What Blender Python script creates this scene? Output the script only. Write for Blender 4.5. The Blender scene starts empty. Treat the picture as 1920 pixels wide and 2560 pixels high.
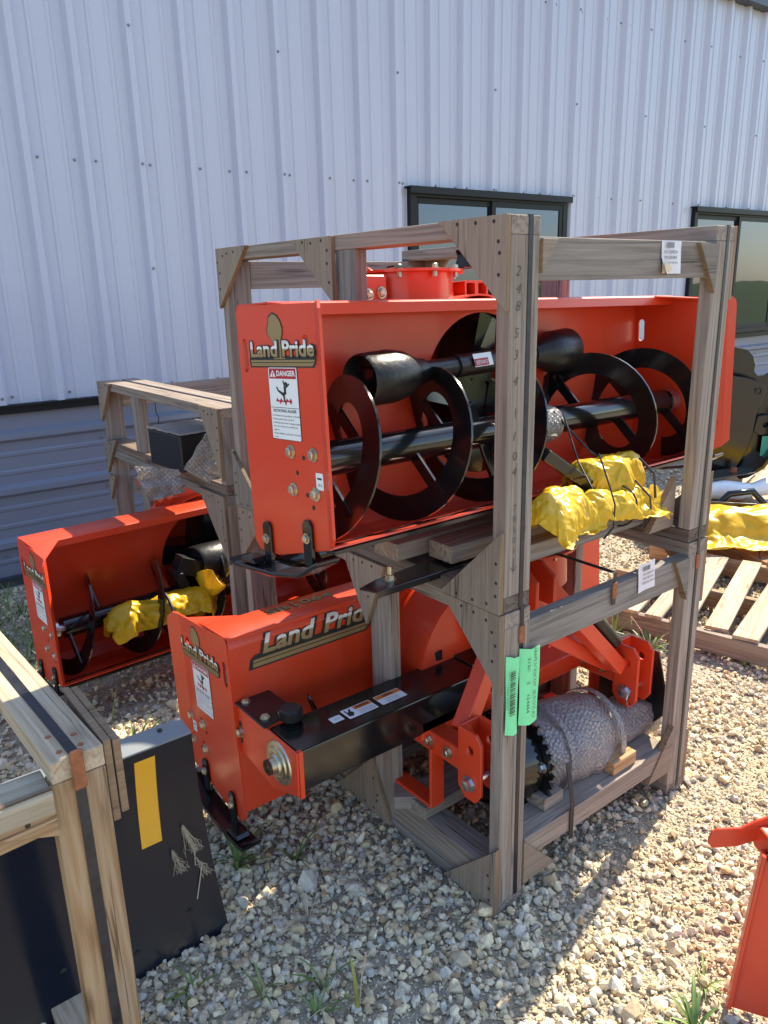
import bpy, bmesh, math, random
import numpy as np
from mathutils import Vector, Matrix, noise
R = math.radians
rnd = random.Random(7)
sc = bpy.context.scene
col = sc.collection

# ------------------------------------------------------------------ camera
cam_d = bpy.data.cameras.new('camera'); cam = bpy.data.objects.new('camera', cam_d); col.objects.link(cam)
YAW, PITCH, ROLL = 0.657076, 0.283935, -0.0244618
CAM = Vector((-1.2194, -1.1312, 1.5981))
def cam_axes():
    cy, sy, cp, sp, cr, sr = math.cos(YAW), math.sin(YAW), math.cos(PITCH), math.sin(PITCH), math.cos(ROLL), math.sin(ROLL)
    f = Vector((sy*cp, cy*cp, -sp)); r = Vector((cy, -sy, 0)); u = r.cross(f)
    return cr*r + sr*u, cr*u - sr*r, f
_r, _u, _f = cam_axes()
cam.matrix_world = Matrix(((_r.x, _u.x, -_f.x, CAM.x), (_r.y, _u.y, -_f.y, CAM.y), (_r.z, _u.z, -_f.z, CAM.z), (0, 0, 0, 1)))
cam_d.sensor_fit = 'VERTICAL'; cam_d.sensor_height = 24.0; cam_d.lens = 24.0*1916.5/2560
cam_d.clip_start = 0.05; cam_d.clip_end = 3000
sc.camera = cam
# ------------------------------------------------------------------ light
SUN_EL = R(46); SUN_DIR = Vector((0.973, 0.232, 0)).normalized()          # horizontal direction towards the sun
world = bpy.data.worlds.new('World'); sc.world = world; world.use_nodes = True
wn = world.node_tree; bg = wn.nodes['Background']
sky = wn.nodes.new('ShaderNodeTexSky'); sky.sky_type = 'NISHITA'; sky.sun_disc = False
sky.sun_elevation = SUN_EL; sky.sun_rotation = math.atan2(SUN_DIR.x, SUN_DIR.y)
sky.air_density = 1.2; sky.dust_density = 0.6; sky.ozone_density = 2.6
wn.links.new(sky.outputs[0], bg.inputs[0]); bg.inputs[1].default_value = 0.15
sun_d = bpy.data.lights.new('sun', 'SUN'); sun_d.energy = 5.0; sun_d.angle = R(0.55); sun_d.color = (1.0, 0.89, 0.69)
sun = bpy.data.objects.new('sun', sun_d); col.objects.link(sun)
sd = Vector((SUN_DIR.x*math.cos(SUN_EL), SUN_DIR.y*math.cos(SUN_EL), math.sin(SUN_EL)))
sun.rotation_euler = sd.to_track_quat('Z', 'Y').to_euler(); sun.location = sd*30
sc.view_settings.view_transform = 'Standard'; sc.view_settings.look = 'None'
sc.view_settings.exposure = 1.15; sc.view_settings.gamma = 1.0; sc.view_settings.use_curve_mapping = False
sc.render.resolution_x = 768; sc.render.resolution_y = 1024
sc.render.engine = 'CYCLES'
sc.cycles.max_bounces = 7; sc.cycles.diffuse_bounces = 3; sc.cycles.glossy_bounces = 3; sc.cycles.transmission_bounces = 3; sc.cycles.caustics_reflective = False; sc.cycles.caustics_refractive = False

# ------------------------------------------------------------------ materials
MATS = {}
def mat(name):
    m = bpy.data.materials.new(name); m.use_nodes = True; MATS[name] = m
    nt = m.node_tree; return m, nt, nt.nodes['Principled BSDF']
def N(nt, t, **kw):
    n = nt.nodes.new(t)
    for k, v in kw.items():
        if k.startswith('_'): setattr(n, k[1:], v)
        else: n.inputs[k.replace('__', ' ')].default_value = v
    return n
def L(nt, a, b): nt.links.new(a, b)
def ramp(nt, stops, fac=None):
    n = nt.nodes.new('ShaderNodeValToRGB'); e = n.color_ramp.elements
    while len(e) < len(stops): e.new(0.5)
    for el, (p, c) in zip(e, stops): el.position = p; el.color = (*c, 1) if len(c) == 3 else c
    if fac is not None: L(nt, fac, n.inputs[0])
    return n
def g(v): return (v, v, v)
def mapping(nt, scale, coord='Object', rnd_off=False):
    tc = nt.nodes.new('ShaderNodeTexCoord'); mp = nt.nodes.new('ShaderNodeMapping'); mp.inputs['Scale'].default_value = scale
    L(nt, tc.outputs[coord], mp.inputs['Vector'])
    if rnd_off:
        oi = nt.nodes.new('ShaderNodeObjectInfo'); mu = nt.nodes.new('ShaderNodeVectorMath'); mu.operation = 'SCALE'
        cmb = nt.nodes.new('ShaderNodeCombineXYZ')
        for i, k in enumerate((37.0, 53.0, 71.0)):
            m2 = nt.nodes.new('ShaderNodeMath'); m2.operation = 'MULTIPLY'; m2.inputs[1].default_value = k
            L(nt, oi.outputs['Random'], m2.inputs[0]); L(nt, m2.outputs[0], cmb.inputs[i])
        L(nt, cmb.outputs[0], mp.inputs['Location'])
    return mp
def mixc(nt, a, b, fac, mode='MIX'):
    n = nt.nodes.new('ShaderNodeMix'); n.data_type = 'RGBA'; n.blend_type = mode
    for s, v in ((n.inputs[6], a), (n.inputs[7], b), (n.inputs[0], fac)):
        if hasattr(v, 'links') or isinstance(v, bpy.types.NodeSocket): L(nt, v, s)
        else: s.default_value = v if not isinstance(v, tuple) else ((*v, 1) if len(v) == 3 else v)
    return n.outputs[2]
def simple(name, c, rough=0.5, metal=0.0, coat=0.0, spec=0.5, bump=None, var=0.0, vscale=6):
    m, nt, b = mat(name)
    b.inputs['Base Color'].default_value = (*c, 1); b.inputs['Roughness'].default_value = rough
    b.inputs['Metallic'].default_value = metal; b.inputs['Coat Weight'].default_value = coat; b.inputs['Coat Roughness'].default_value = 0.08
    b.inputs['Specular IOR Level'].default_value = spec
    if var:
        mp = mapping(nt, (vscale,)*3); nz = N(nt, 'ShaderNodeTexNoise', Scale=1.0, Detail=6.0, Roughness=0.65); L(nt, mp.outputs[0], nz.inputs[0])
        r = ramp(nt, [(0.3, tuple(x*(1-var) for x in c)), (0.7, tuple(min(1, x*(1+var)) for x in c))], nz.outputs[0]); L(nt, r.outputs[0], b.inputs['Base Color'])
        rr = ramp(nt, [(0.3, g(max(0, rough-0.1))), (0.75, g(min(1, rough+0.18)))], nz.outputs[0]); L(nt, rr.outputs[0], b.inputs['Roughness'])
    if bump:
        sc_, st_ = bump
        mp = mapping(nt, (sc_,)*3); nz = N(nt, 'ShaderNodeTexNoise', Scale=1.0, Detail=5.0); L(nt, mp.outputs[0], nz.inputs[0])
        bp = N(nt, 'ShaderNodeBump', Strength=st_, Distance=0.01); L(nt, nz.outputs[0], bp.inputs['Height']); L(nt, bp.outputs[0], b.inputs['Normal'])
    return m
def wood(name, dark, mid, light, knots=0.5, rough=0.82, grey=None, ring=1.0):
    m, nt, b = mat(name)
    mp = mapping(nt, (4.5, 130, 130), rnd_off=True)
    nz = N(nt, 'ShaderNodeTexNoise', Scale=1.0, Detail=7.0, Roughness=0.62, Distortion=0.35); L(nt, mp.outputs[0], nz.inputs[0])
    mp2 = mapping(nt, (0.7, 17, 17), rnd_off=True)
    nz2 = N(nt, 'ShaderNodeTexNoise', Scale=1.0, Detail=2.0, Distortion=0.6); L(nt, mp2.outputs[0], nz2.inputs[0])
    wv = N(nt, 'ShaderNodeMath', _operation='MULTIPLY'); wv.inputs[1].default_value = 42.0; L(nt, nz2.outputs[0], wv.inputs[0])
    sn = N(nt, 'ShaderNodeMath', _operation='SINE'); L(nt, wv.outputs[0], sn.inputs[0])
    rs = ramp(nt, [(0.0, g(0)), (1.0, g(1))]); ad = N(nt, 'ShaderNodeMath', _operation='MULTIPLY_ADD'); ad.inputs[1].default_value = 0.5*ring; ad.inputs[2].default_value = 0.5
    L(nt, sn.outputs[0], ad.inputs[0])
    mx = N(nt, 'ShaderNodeMath', _operation='MULTIPLY_ADD'); mx.inputs[1].default_value = 0.20*ring+.04
    m3 = N(nt, 'ShaderNodeMath', _operation='MULTIPLY'); m3.inputs[1].default_value = 0.84; L(nt, nz.outputs[0], m3.inputs[0])
    L(nt, ad.outputs[0], mx.inputs[0]); L(nt, m3.outputs[0], mx.inputs[2])
    cr = ramp(nt, [(0.24, dark), (0.50, mid), (0.80, light)], mx.outputs[0])
    # knots
    mpk = mapping(nt, (3.2, 9, 9), rnd_off=True); vo = N(nt, 'ShaderNodeTexVoronoi', Scale=1.0); vo.inputs['Randomness'].default_value = 1.0; L(nt, mpk.outputs[0], vo.inputs[0])
    kr = ramp(nt, [(0.05, g(knots)), (0.16, g(0))], vo.outputs['Distance'])
    c1 = mixc(nt, cr.outputs[0], tuple(x*0.45 for x in dark), kr.outputs[0])
    # streaky weather stains
    mps = mapping(nt, (3.0, 22, 22), rnd_off=True); ns = N(nt, 'ShaderNodeTexNoise', Scale=1.0, Detail=4.0); L(nt, mps.outputs[0], ns.inputs[0])
    sr = ramp(nt, [(0.42, g(0)), (0.75, g(0.45))], ns.outputs[0])
    c2 = mixc(nt, c1, grey or tuple(x*0.6 for x in mid), sr.outputs[0])
    mpc = mapping(nt, (1.1, 38, 38), rnd_off=True); nc = N(nt, 'ShaderNodeTexNoise', Scale=1.0, Detail=3.0, Distortion=.3); L(nt, mpc.outputs[0], nc.inputs[0])
    ck = ramp(nt, [(.478, g(0)), (.497, g(.75)), (.503, g(.75)), (.522, g(0))], nc.outputs[0])
    mpm = mapping(nt, (2.0, 10, 10), rnd_off=True); nm = N(nt, 'ShaderNodeTexNoise', Scale=1.0, Detail=1.0); L(nt, mpm.outputs[0], nm.inputs[0]); cm_ = ramp(nt, [(.50, g(0)), (.60, g(1))], nm.outputs[0])
    cmul = N(nt, 'ShaderNodeMath', _operation='MULTIPLY'); L(nt, ck.outputs[0], cmul.inputs[0]); L(nt, cm_.outputs[0], cmul.inputs[1])
    c2 = mixc(nt, c2, tuple(x*.35 for x in dark), cmul.outputs[0])
    oi = nt.nodes.new('ShaderNodeObjectInfo'); rv = ramp(nt, [(0, g(0.78)), (1, g(1.16))], oi.outputs['Random'])
    rv.color_ramp.elements[0].color = (.74, .78, .82, 1); rv.color_ramp.elements[1].color = (1.16, 1.08, 1.02, 1); e3 = rv.color_ramp.elements.new(.5); e3.color = (1.04, .96, .89, 1)
    c3 = mixc(nt, c2, rv.outputs[0], 1.0, 'MULTIPLY'); L(nt, c3, b.inputs['Base Color'])
    b.inputs['Roughness'].default_value = rough; b.inputs['Specular IOR Level'].default_value = 0.25
    bp = N(nt, 'ShaderNodeBump', Strength=0.55, Distance=0.004); L(nt, mx.outputs[0], bp.inputs['Height']); L(nt, bp.outputs[0], b.inputs['Normal'])
    return m
W_GREY = wood('weathered_wood', (.150, .122, .102), (.248, .212, .186), (.340, .304, .275), grey=(.225, .208, .197))
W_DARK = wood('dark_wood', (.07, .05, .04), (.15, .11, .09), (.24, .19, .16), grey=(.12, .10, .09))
W_TAN = wood('fresh_wood', (.24, .125, .055), (.40, .245, .125), (.52, .37, .225), grey=(.35, .29, .23), knots=.8)
W_PALE = wood('pale_wood', (.30, .22, .14), (.46, .37, .26), (.58, .50, .39), grey=(.38, .33, .27))
W_PLY = wood('plywood', (.175, .135, .105), (.255, .212, .175), (.325, .285, .243), knots=.3, grey=(.27, .24, .205), ring=.5)
W_PLYE = wood('plywood_edge', (.17, .11, .07), (.26, .185, .12), (.36, .275, .19), knots=.0, ring=.3)

def paint(name, c, rough, coat, dust=(0.35, 0.30, 0.25), dfac=.25, peel=0.02):
    m, nt, b = mat(name)
    mp = mapping(nt, (5, 5, 5)); nz = N(nt, 'ShaderNodeTexNoise', Scale=1.0, Detail=8.0, Roughness=0.7); L(nt, mp.outputs[0], nz.inputs[0])
    dr = ramp(nt, [(0.45, g(0.02)), (0.8, g(dfac))], nz.outputs[0])
    mp2 = mapping(nt, (90, 90, 90)); n2 = N(nt, 'ShaderNodeTexNoise', Scale=1.0, Detail=3.0); L(nt, mp2.outputs[0], n2.inputs[0])
    sp = ramp(nt, [(0.66, g(0)), (0.74, g(.35))], n2.outputs[0])
    mx = N(nt, 'ShaderNodeMath', _operation='MAXIMUM'); m5 = N(nt, 'ShaderNodeMath', _operation='MULTIPLY'); L(nt, sp.outputs[0], m5.inputs[0]); L(nt, dr.outputs[0], m5.inputs[1]); 
    L(nt, m5.outputs[0], mx.inputs[0]); m6 = N(nt, 'ShaderNodeMath', _operation='MULTIPLY'); m6.inputs[1].default_value = .45; L(nt, dr.outputs[0], m6.inputs[0]); L(nt, m6.outputs[0], mx.inputs[1])
    cc = mixc(nt, c, dust, mx.outputs[0]); L(nt, cc, b.inputs['Base Color'])
    rr = ramp(nt, [(0.35, g(rough)), (0.8, g(min(1, rough+.25)))], nz.outputs[0]); L(nt, rr.outputs[0], b.inputs['Roughness'])
    b.inputs['Coat Weight'].default_value = coat; b.inputs['Coat Roughness'].default_value = 0.12
    mp3 = mapping(nt, (160, 160, 160)); n3 = N(nt, 'ShaderNodeTexNoise', Scale=1.0, Detail=1.0); L(nt, mp3.outputs[0], n3.inputs[0])
    bp = N(nt, 'ShaderNodeBump', Strength=0.12, Distance=peel*0.02); L(nt, n3.outputs[0], bp.inputs['Height']); L(nt, bp.outputs[0], b.inputs['Normal']); L(nt, bp.outputs[0], b.inputs['Coat Normal'])
    return m
RED = paint('orange_red_paint', (.68, .046, .009), .32, .20, dfac=.18)
BLK = paint('black_gloss_paint', (.005, .005, .006), .07, .25, dfac=.025)
BLKM = paint('black_dusty_paint', (.008, .008, .010), .12, .2, dust=(.30, .27, .24), dfac=.12)
NAVY = paint('blade_black_paint', (.010, .012, .020), .07, .10, dust=(.2, .2, .25), dfac=.02); NAVY.node_tree.nodes['Principled BSDF'].inputs['Specular IOR Level'].default_value = .18
RUBBER = simple('black_plastic', (.010, .010, .011), .38, bump=(60, .15))
ZINC = simple('zinc_plated', (.62, .56, .42), .34, 1.0, var=.2, vscale=60)
STEEL = simple('bright_steel', (.62, .62, .62), .28, 1.0, var=.15, vscale=40)
STRAP = simple('steel_strap', (.045, .045, .055), .38, .7, var=.35, vscale=30)
RUST = simple('rusty_clip', (.30, .11, .05), .7, .3, var=.4, vscale=60)
NAIL = simple('nail_hole', (.03, .025, .02), .8)
WHITE = simple('white_vinyl', (.80, .80, .80), .45)
PAPER = simple('paper_label', (.72, .68, .72), .8, var=.06, vscale=40)
KRAFT = simple('label_backing', (.70, .56, .38), .8)
DREDP = simple('danger_red', (.42, .015, .03), .45)
ORANGEP = simple('warning_orange', (.75, .17, .02), .45)
INK = simple('black_print', (.015, .015, .015), .5)
GOLD = simple('gold_print', (.34, .23, .10), .38, .25)
GREENT = simple('green_tag', (.22, .76, .36), .7, var=.05, vscale=30)
TEALT = simple('teal_tag', (.12, .62, .42), .7)
PENCIL = simple('pencil_mark', (.075, .065, .06), .8)
REFLECT = simple('yellow_reflective_tape', (.85, .40, .01), .35, coat=.4, var=.06, vscale=200)
FLANGE_SKY = paint('flange_sky_reflection', (.20, .22, .24), .38, .1, dfac=.3)  # sky reflection on the black blade's flange, put into the base colour as grey
FRAMEM = simple('dark_window_frame', (.011, .011, .013), .45, spec=.25)
TRIMM = simple('dark_trim', (.035, .042, .055), .4)
CONC = simple('foundation', (.07, .075, .085), .8, var=.3)
STRAW = simple('dry_grass', (.50, .40, .27), .8)

def m_chrome():
    m, nt, b = mat('silver_gold_print'); tc = nt.nodes.new('ShaderNodeTexCoord'); sp = nt.nodes.new('ShaderNodeSeparateXYZ'); L(nt, tc.outputs['Generated'], sp.inputs[0])
    r = ramp(nt, [(0.0, (.30, .20, .09)), (.46, (.36, .26, .13)), (.56, (.85, .82, .78)), (1, (.60, .58, .56))], sp.outputs[1]); L(nt, r.outputs[0], b.inputs['Base Color']); b.inputs['Roughness'].default_value = .4
    return m
CHROME = m_chrome()
def m_yellow():
    m, nt, b = mat('yellow_plastic_bag'); b.inputs['Base Color'].default_value = (.82, .53, .02, 1); b.inputs['Roughness'].default_value = .30
    mp = mapping(nt, (16, 16, 16)); nz = N(nt, 'ShaderNodeTexNoise', Scale=1.0, Detail=4.0, Distortion=1.2); L(nt, mp.outputs[0], nz.inputs[0])
    bp = N(nt, 'ShaderNodeBump', Strength=.45, Distance=.010); L(nt, nz.outputs[0], bp.inputs['Height']); L(nt, bp.outputs[0], b.inputs['Normal'])
    tr = nt.nodes.new('ShaderNodeBsdfTranslucent'); tr.inputs[0].default_value = (.85, .55, .03, 1); ms = nt.nodes.new('ShaderNodeMixShader'); ms.inputs[0].default_value = .30
    L(nt, b.outputs[0], ms.inputs[1]); L(nt, tr.outputs[0], ms.inputs[2]); L(nt, ms.outputs[0], nt.nodes['Material Output'].inputs[0])
    return m
YEL = m_yellow()
def m_bubble():
    m, nt, b = mat('bubble_wrap'); b.inputs['Roughness'].default_value = .22; b.inputs['Base Color'].default_value = (.52, .51, .52, 1)
    mp = mapping(nt, (78, 78, 78)); mp.inputs['Rotation'].default_value = (.6, .5, .4); vo = N(nt, 'ShaderNodeTexVoronoi', Scale=1.0); vo.inputs['Randomness'].default_value = .35; L(nt, mp.outputs[0], vo.inputs[0])
    r = ramp(nt, [(0.0, g(1)), (.45, g(.75)), (.62, g(0))], vo.outputs['Distance'])
    cr = ramp(nt, [(0.1, (.62, .61, .62)), (.6, (.47, .46, .48))], vo.outputs['Distance'])
    mp4 = mapping(nt, (4, 4, 4)); n4 = N(nt, 'ShaderNodeTexNoise', Scale=1.0, Detail=3.0); L(nt, mp4.outputs[0], n4.inputs[0])
    wr = ramp(nt, [(.4, (.72, .72, .75)), (.65, (1.15, 1.05, .92))], n4.outputs[0])
    L(nt, mixc(nt, cr.outputs[0], wr.outputs[0], 1.0, 'MULTIPLY'), b.inputs['Base Color'])
    bp = N(nt, 'ShaderNodeBump', Strength=1.0, Distance=.006); L(nt, r.outputs[0], bp.inputs['Height']); L(nt, bp.outputs[0], b.inputs['Normal'])
    tr = nt.nodes.new('ShaderNodeBsdfTranslucent'); tr.inputs[0].default_value = (.75, .70, .62, 1); ms = nt.nodes.new('ShaderNodeMixShader'); ms.inputs[0].default_value = .38; out = nt.nodes['Material Output']
    L(nt, b.outputs[0], ms.inputs[1]); L(nt, tr.outputs[0], ms.inputs[2]); L(nt, ms.outputs[0], out.inputs[0])
    return m
BUB = m_bubble()
WPLAST = simple('white_plastic_wrap', (.78, .78, .80), .3, bump=(25, .5))
def m_wall(name, c, dirt, rough):
    m, nt, b = mat(name)
    mp = mapping(nt, (.7, .7, .35), 'Object'); nz = N(nt, 'ShaderNodeTexNoise', Scale=1.0, Detail=5.0, Roughness=.6); L(nt, mp.outputs[0], nz.inputs[0])
    r = ramp(nt, [(.3, tuple(x*.94 for x in c)), (.7, c)], nz.outputs[0])
    L(nt, r.outputs[0], b.inputs['Base Color'])
    b.inputs['Roughness'].default_value = rough; b.inputs['Specular IOR Level'].default_value = .5
    mpb = mapping(nt, (2.2, 2.2, .9), 'Object'); nb = N(nt, 'ShaderNodeTexNoise', Scale=1.0, Detail=2.0); L(nt, mpb.outputs[0], nb.inputs[0])
    bp = N(nt, 'ShaderNodeBump', Strength=.14, Distance=.02); L(nt, nb.outputs[0], bp.inputs['Height']); L(nt, bp.outputs[0], b.inputs['Normal'])
    return m
WALLM = m_wall('light_grey_steel_panel', (.51, .515, .62), None, .28)
WAINM = m_wall('grey_steel_wainscot', (.20, .21, .275), None, .30)
def m_glass():
    m, nt, b = mat('window_glass'); b.inputs['Base Color'].default_value = (.012, .014, .016, 1); b.inputs['Roughness'].default_value = .02; b.inputs['Specular IOR Level'].default_value = 1.0
    b.inputs['IOR'].default_value = 1.7; b.inputs['Specular Tint'].default_value = (.62, .74, 1.0, 1)
    mp = mapping(nt, (1.5, 1.5, 1.1)); nz = N(nt, 'ShaderNodeTexNoise', Scale=1.0, Detail=1.0); L(nt, mp.outputs[0], nz.inputs[0]); bp = N(nt, 'ShaderNodeBump', Strength=.06, Distance=.05); L(nt, nz.outputs[0], bp.inputs['Height']); L(nt, bp.outputs[0], b.inputs['Normal'])
    return m
GLASS = m_glass()
def m_ground():
    m, nt, b = mat('gravel_ground')
    tc = nt.nodes.new('ShaderNodeTexCoord')
    vo = N(nt, 'ShaderNodeTexVoronoi', Scale=55.0); L(nt, tc.outputs['Object'], vo.inputs[0])
    vo2 = N(nt, 'ShaderNodeTexVoronoi', Scale=140.0); L(nt, tc.outputs['Object'], vo2.inputs[0])
    hs = nt.nodes.new('ShaderNodeSeparateColor'); L(nt, vo.outputs['Color'], hs.inputs[0])
    r = ramp(nt, [(0, (.26, .21, .15)), (.4, (.38, .33, .25)), (.75, (.47, .42, .34)), (1, (.34, .33, .32))], hs.outputs[0])
    nz = N(nt, 'ShaderNodeTexNoise', Scale=1.3, Detail=6.0, Roughness=.6); L(nt, tc.outputs['Object'], nz.inputs[0])
    dm = ramp(nt, [(.42, g(.15)), (.62, g(.9))], nz.outputs[0])
    n2 = N(nt, 'ShaderNodeTexNoise', Scale=60.0, Detail=6.0, Roughness=.7); L(nt, tc.outputs['Object'], n2.inputs[0])
    dirt = ramp(nt, [(.3, (.34, .265, .17)), (.7, (.58, .48, .33))], n2.outputs[0])
    c1 = mixc(nt, r.outputs[0], dirt.outputs[0], dm.outputs[0])
    # grass field beyond the yard
    ln = nt.nodes.new('ShaderNodeVectorMath'); ln.operation = 'LENGTH'; L(nt, tc.outputs['Object'], ln.inputs[0])
    n3 = N(nt, 'ShaderNodeTexNoise', Scale=.5, Detail=6.0); L(nt, tc.outputs['Object'], n3.inputs[0])
    ad = N(nt, 'ShaderNodeMath', _operation='MULTIPLY_ADD'); ad.inputs[1].default_value = 3.0; L(nt, n3.outputs[0], ad.inputs[0]); L(nt, ln.outputs['Value'], ad.inputs[2])
    gm = nt.nodes.new('ShaderNodeMapRange'); gm.inputs[1].default_value = 14; gm.inputs[2].default_value = 16; L(nt, ad.outputs[0], gm.inputs[0])
    gr = ramp(nt, [(.3, (.07, .10, .025)), (.7, (.13, .155, .045))], n2.outputs[0])
    c2 = mixc(nt, c1, gr.outputs[0], gm.outputs[0]); L(nt, c2, b.inputs['Base Color']); b.inputs['Roughness'].default_value = .9; b.inputs['Specular IOR Level'].default_value = .2
    h1 = N(nt, 'ShaderNodeMath', _operation='MULTIPLY_ADD'); h1.inputs[1].default_value = -.5; L(nt, vo2.outputs['Distance'], h1.inputs[0]); 
    h2 = N(nt, 'ShaderNodeMath', _operation='MULTIPLY'); h2.inputs[1].default_value = -1.0; L(nt, vo.outputs['Distance'], h2.inputs[0]); L(nt, h2.outputs[0], h1.inputs[2])
    bp = N(nt, 'ShaderNodeBump', Strength=.9, Distance=.012); L(nt, h1.outputs[0], bp.inputs['Height']); L(nt, bp.outputs[0], b.inputs['Normal'])
    return m
GROUND = m_ground()
def m_stone():
    m, nt, b = mat('crushed_limestone'); at = nt.nodes.new('ShaderNodeAttribute'); at.attribute_name = 'tint'
    tc = nt.nodes.new('ShaderNodeTexCoord'); nz = N(nt, 'ShaderNodeTexNoise', Scale=95.0, Detail=5.0, Roughness=.7); L(nt, tc.outputs['Object'], nz.inputs[0])
    rv = ramp(nt, [(.3, g(.74)), (.7, g(1.18))], nz.outputs[0])
    L(nt, mixc(nt, at.outputs['Color'], rv.outputs[0], 1.0, 'MULTIPLY'), b.inputs['Base Color']); b.inputs['Roughness'].default_value = .85; b.inputs['Specular IOR Level'].default_value = .25
    bp = N(nt, 'ShaderNodeBump', Strength=.5, Distance=.003); L(nt, nz.outputs[0], bp.inputs['Height']); L(nt, bp.outputs[0], b.inputs['Normal'])
    return m
STONE = m_stone()
def m_leaf(name, a, c):
    m, nt, b = mat(name); oi = nt.nodes.new('ShaderNodeTexCoord'); nz = N(nt, 'ShaderNodeTexNoise', Scale=14.0, Detail=2.0); L(nt, oi.outputs['Object'], nz.inputs[0])
    r = ramp(nt, [(.3, a), (.7, c)], nz.outputs[0]); L(nt, r.outputs[0], b.inputs['Base Color']); b.inputs['Roughness'].default_value = .55
    b.inputs['Transmission Weight'].default_value = .0; b.inputs['Subsurface Weight'].default_value = .0
    return m
LEAF = m_leaf('grass_blade', (.10, .165, .035), (.22, .30, .08))
LEAFY = m_leaf('yellowed_leaf', (.30, .28, .05), (.42, .36, .08))

# ------------------------------------------------------------------ helpers
BASE = {}                                              # root -> world matrix
def thing(name, label, cat, loc=(0, 0, 0), group=None, M=None):
    o = bpy.data.objects.new(name, None); col.objects.link(o); o.empty_display_size = .1
    M = M or Matrix.Translation(loc); o.matrix_basis = M; BASE[o] = M.copy()
    o['label'] = label; o['category'] = cat
    if group: o['group'] = group
    return o
class MB:
    def __init__(s): s.v = []; s.f = []; s.m = []; s.cm = 0
    def add(s, vs, fs):
        o = len(s.v); s.v += [tuple(v) for v in vs]; s.f += [tuple(i+o for i in f) for f in fs]; s.m += [s.cm]*len(fs); return s
    def box(s, lo, hi, M=None):
        x0, y0, z0 = lo; x1, y1, z1 = hi
        vs = [Vector(p) for p in ((x0, y0, z0), (x1, y0, z0), (x1, y1, z0), (x0, y1, z0), (x0, y0, z1), (x1, y0, z1), (x1, y1, z1), (x0, y1, z1))]
        if M: vs = [M @ v for v in vs]
        return s.add(vs, [(0, 3, 2, 1), (4, 5, 6, 7), (0, 1, 5, 4), (1, 2, 6, 5), (2, 3, 7, 6), (3, 0, 4, 7)])
    def prism(s, pts, axis, a, b):
        """2D polygon extruded along axis from a to b; pts in the other two axes order"""
        def mk(p, t):
            q = [p[0], p[1]]; q.insert(axis, t); return q
        n = len(pts); vs = [mk(p, a) for p in pts]+[mk(p, b) for p in pts]
        fs = [tuple(range(n))[::-1], tuple(range(n, 2*n))]+[(i, (i+1) % n, n+(i+1) % n, n+i) for i in range(n)]
        return s.add(vs, fs)
    def cyl(s, p0, p1, r0, r1=None, n=16, cap=True):
        p0, p1 = Vector(p0), Vector(p1); r1 = r0 if r1 is None else r1; d = (p1-p0).normalized()
        a = d.orthogonal().normalized(); b = d.cross(a)
        vs = []
        for p, r in ((p0, r0), (p1, r1)):
            for i in range(n): t = 2*math.pi*i/n; vs.append(p+a*(r*math.cos(t))+b*(r*math.sin(t)))
        fs = [(i, (i+1) % n, n+(i+1) % n, n+i) for i in range(n)]
        if cap: fs += [tuple(range(n))[::-1], tuple(range(n, 2*n))]
        return s.add(vs, fs)
    def lathe(s, p0, d, prof, n=20):
        """prof: list of (t along d, radius)"""
        p0 = Vector(p0); d = Vector(d).normalized(); a = d.orthogonal().normalized(); b = d.cross(a); vs = []
        for t, r in prof:
            for i in range(n): q = 2*math.pi*i/n; vs.append(p0+d*t+a*(r*math.cos(q))+b*(r*math.sin(q)))
        fs = []
        for k in range(len(prof)-1):
            for i in range(n): fs.append((k*n+i, k*n+(i+1) % n, (k+1)*n+(i+1) % n, (k+1)*n+i))
        return s.add(vs, fs)
    def tube(s, pts, r, n=8, cap=True):
        pts = [Vector(p) for p in pts]; vs = []; a = None
        for i, p in enumerate(pts):
            d = (pts[min(i+1, len(pts)-1)]-pts[max(i-1, 0)]).normalized()
            if a is None: a = d.orthogonal().normalized()
            a = (a-d*a.dot(d)).normalized(); b = d.cross(a); rr = r[i] if isinstance(r, (list, tuple)) else r
            for k in range(n): t = 2*math.pi*k/n; vs.append(p+a*(rr*math.cos(t))+b*(rr*math.sin(t)))
        fs = []
        for i in range(len(pts)-1):
            for k in range(n): fs.append((i*n+k, i*n+(k+1) % n, (i+1)*n+(k+1) % n, (i+1)*n+k))
        if cap: fs += [tuple(range(n))[::-1], tuple(range((len(pts)-1)*n, len(pts)*n))]
        return s.add(vs, fs)
    def ribbon(s, pts, wdir, w, t):
        """flat strip along pts, width along wdir, thickness t"""
        pts = [Vector(p) for p in pts]; wd = Vector(wdir).normalized(); vs = []
        for i, p in enumerate(pts):
            d = (pts[min(i+1, len(pts)-1)]-pts[max(i-1, 0)]).normalized(); nn = d.cross(wd).normalized()
            for a, b in ((-1, -1), (1, -1), (1, 1), (-1, 1)): vs.append(p+wd*(a*w/2)+nn*(b*t/2))
        fs = []
        for i in range(len(pts)-1):
            for k in range(4): fs.append((i*4+k, i*4+(k+1) % 4, i*4+4+(k+1) % 4, i*4+4+k))
        e = (len(pts)-1)*4; fs += [(3, 2, 1, 0), (e, e+1, e+2, e+3)]
        return s.add(vs, fs)
    def hexbolt(s, p, d, r=.011, h=.008, washer=True):
        p = Vector(p); d = Vector(d).normalized()
        if washer: s.cyl(p-d*.001, p+d*.0022, r*1.35, n=14)
        s.cyl(p+d*.002, p+d*h, r, r*.97, n=6); s.cyl(p+d*h, p+d*(h+.0015), r*.8, r*.6, n=6)
        return s
    def mesh(s, name):
        me = bpy.data.meshes.new(name); me.from_pydata(s.v, [], s.f); me.update(); return me
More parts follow.
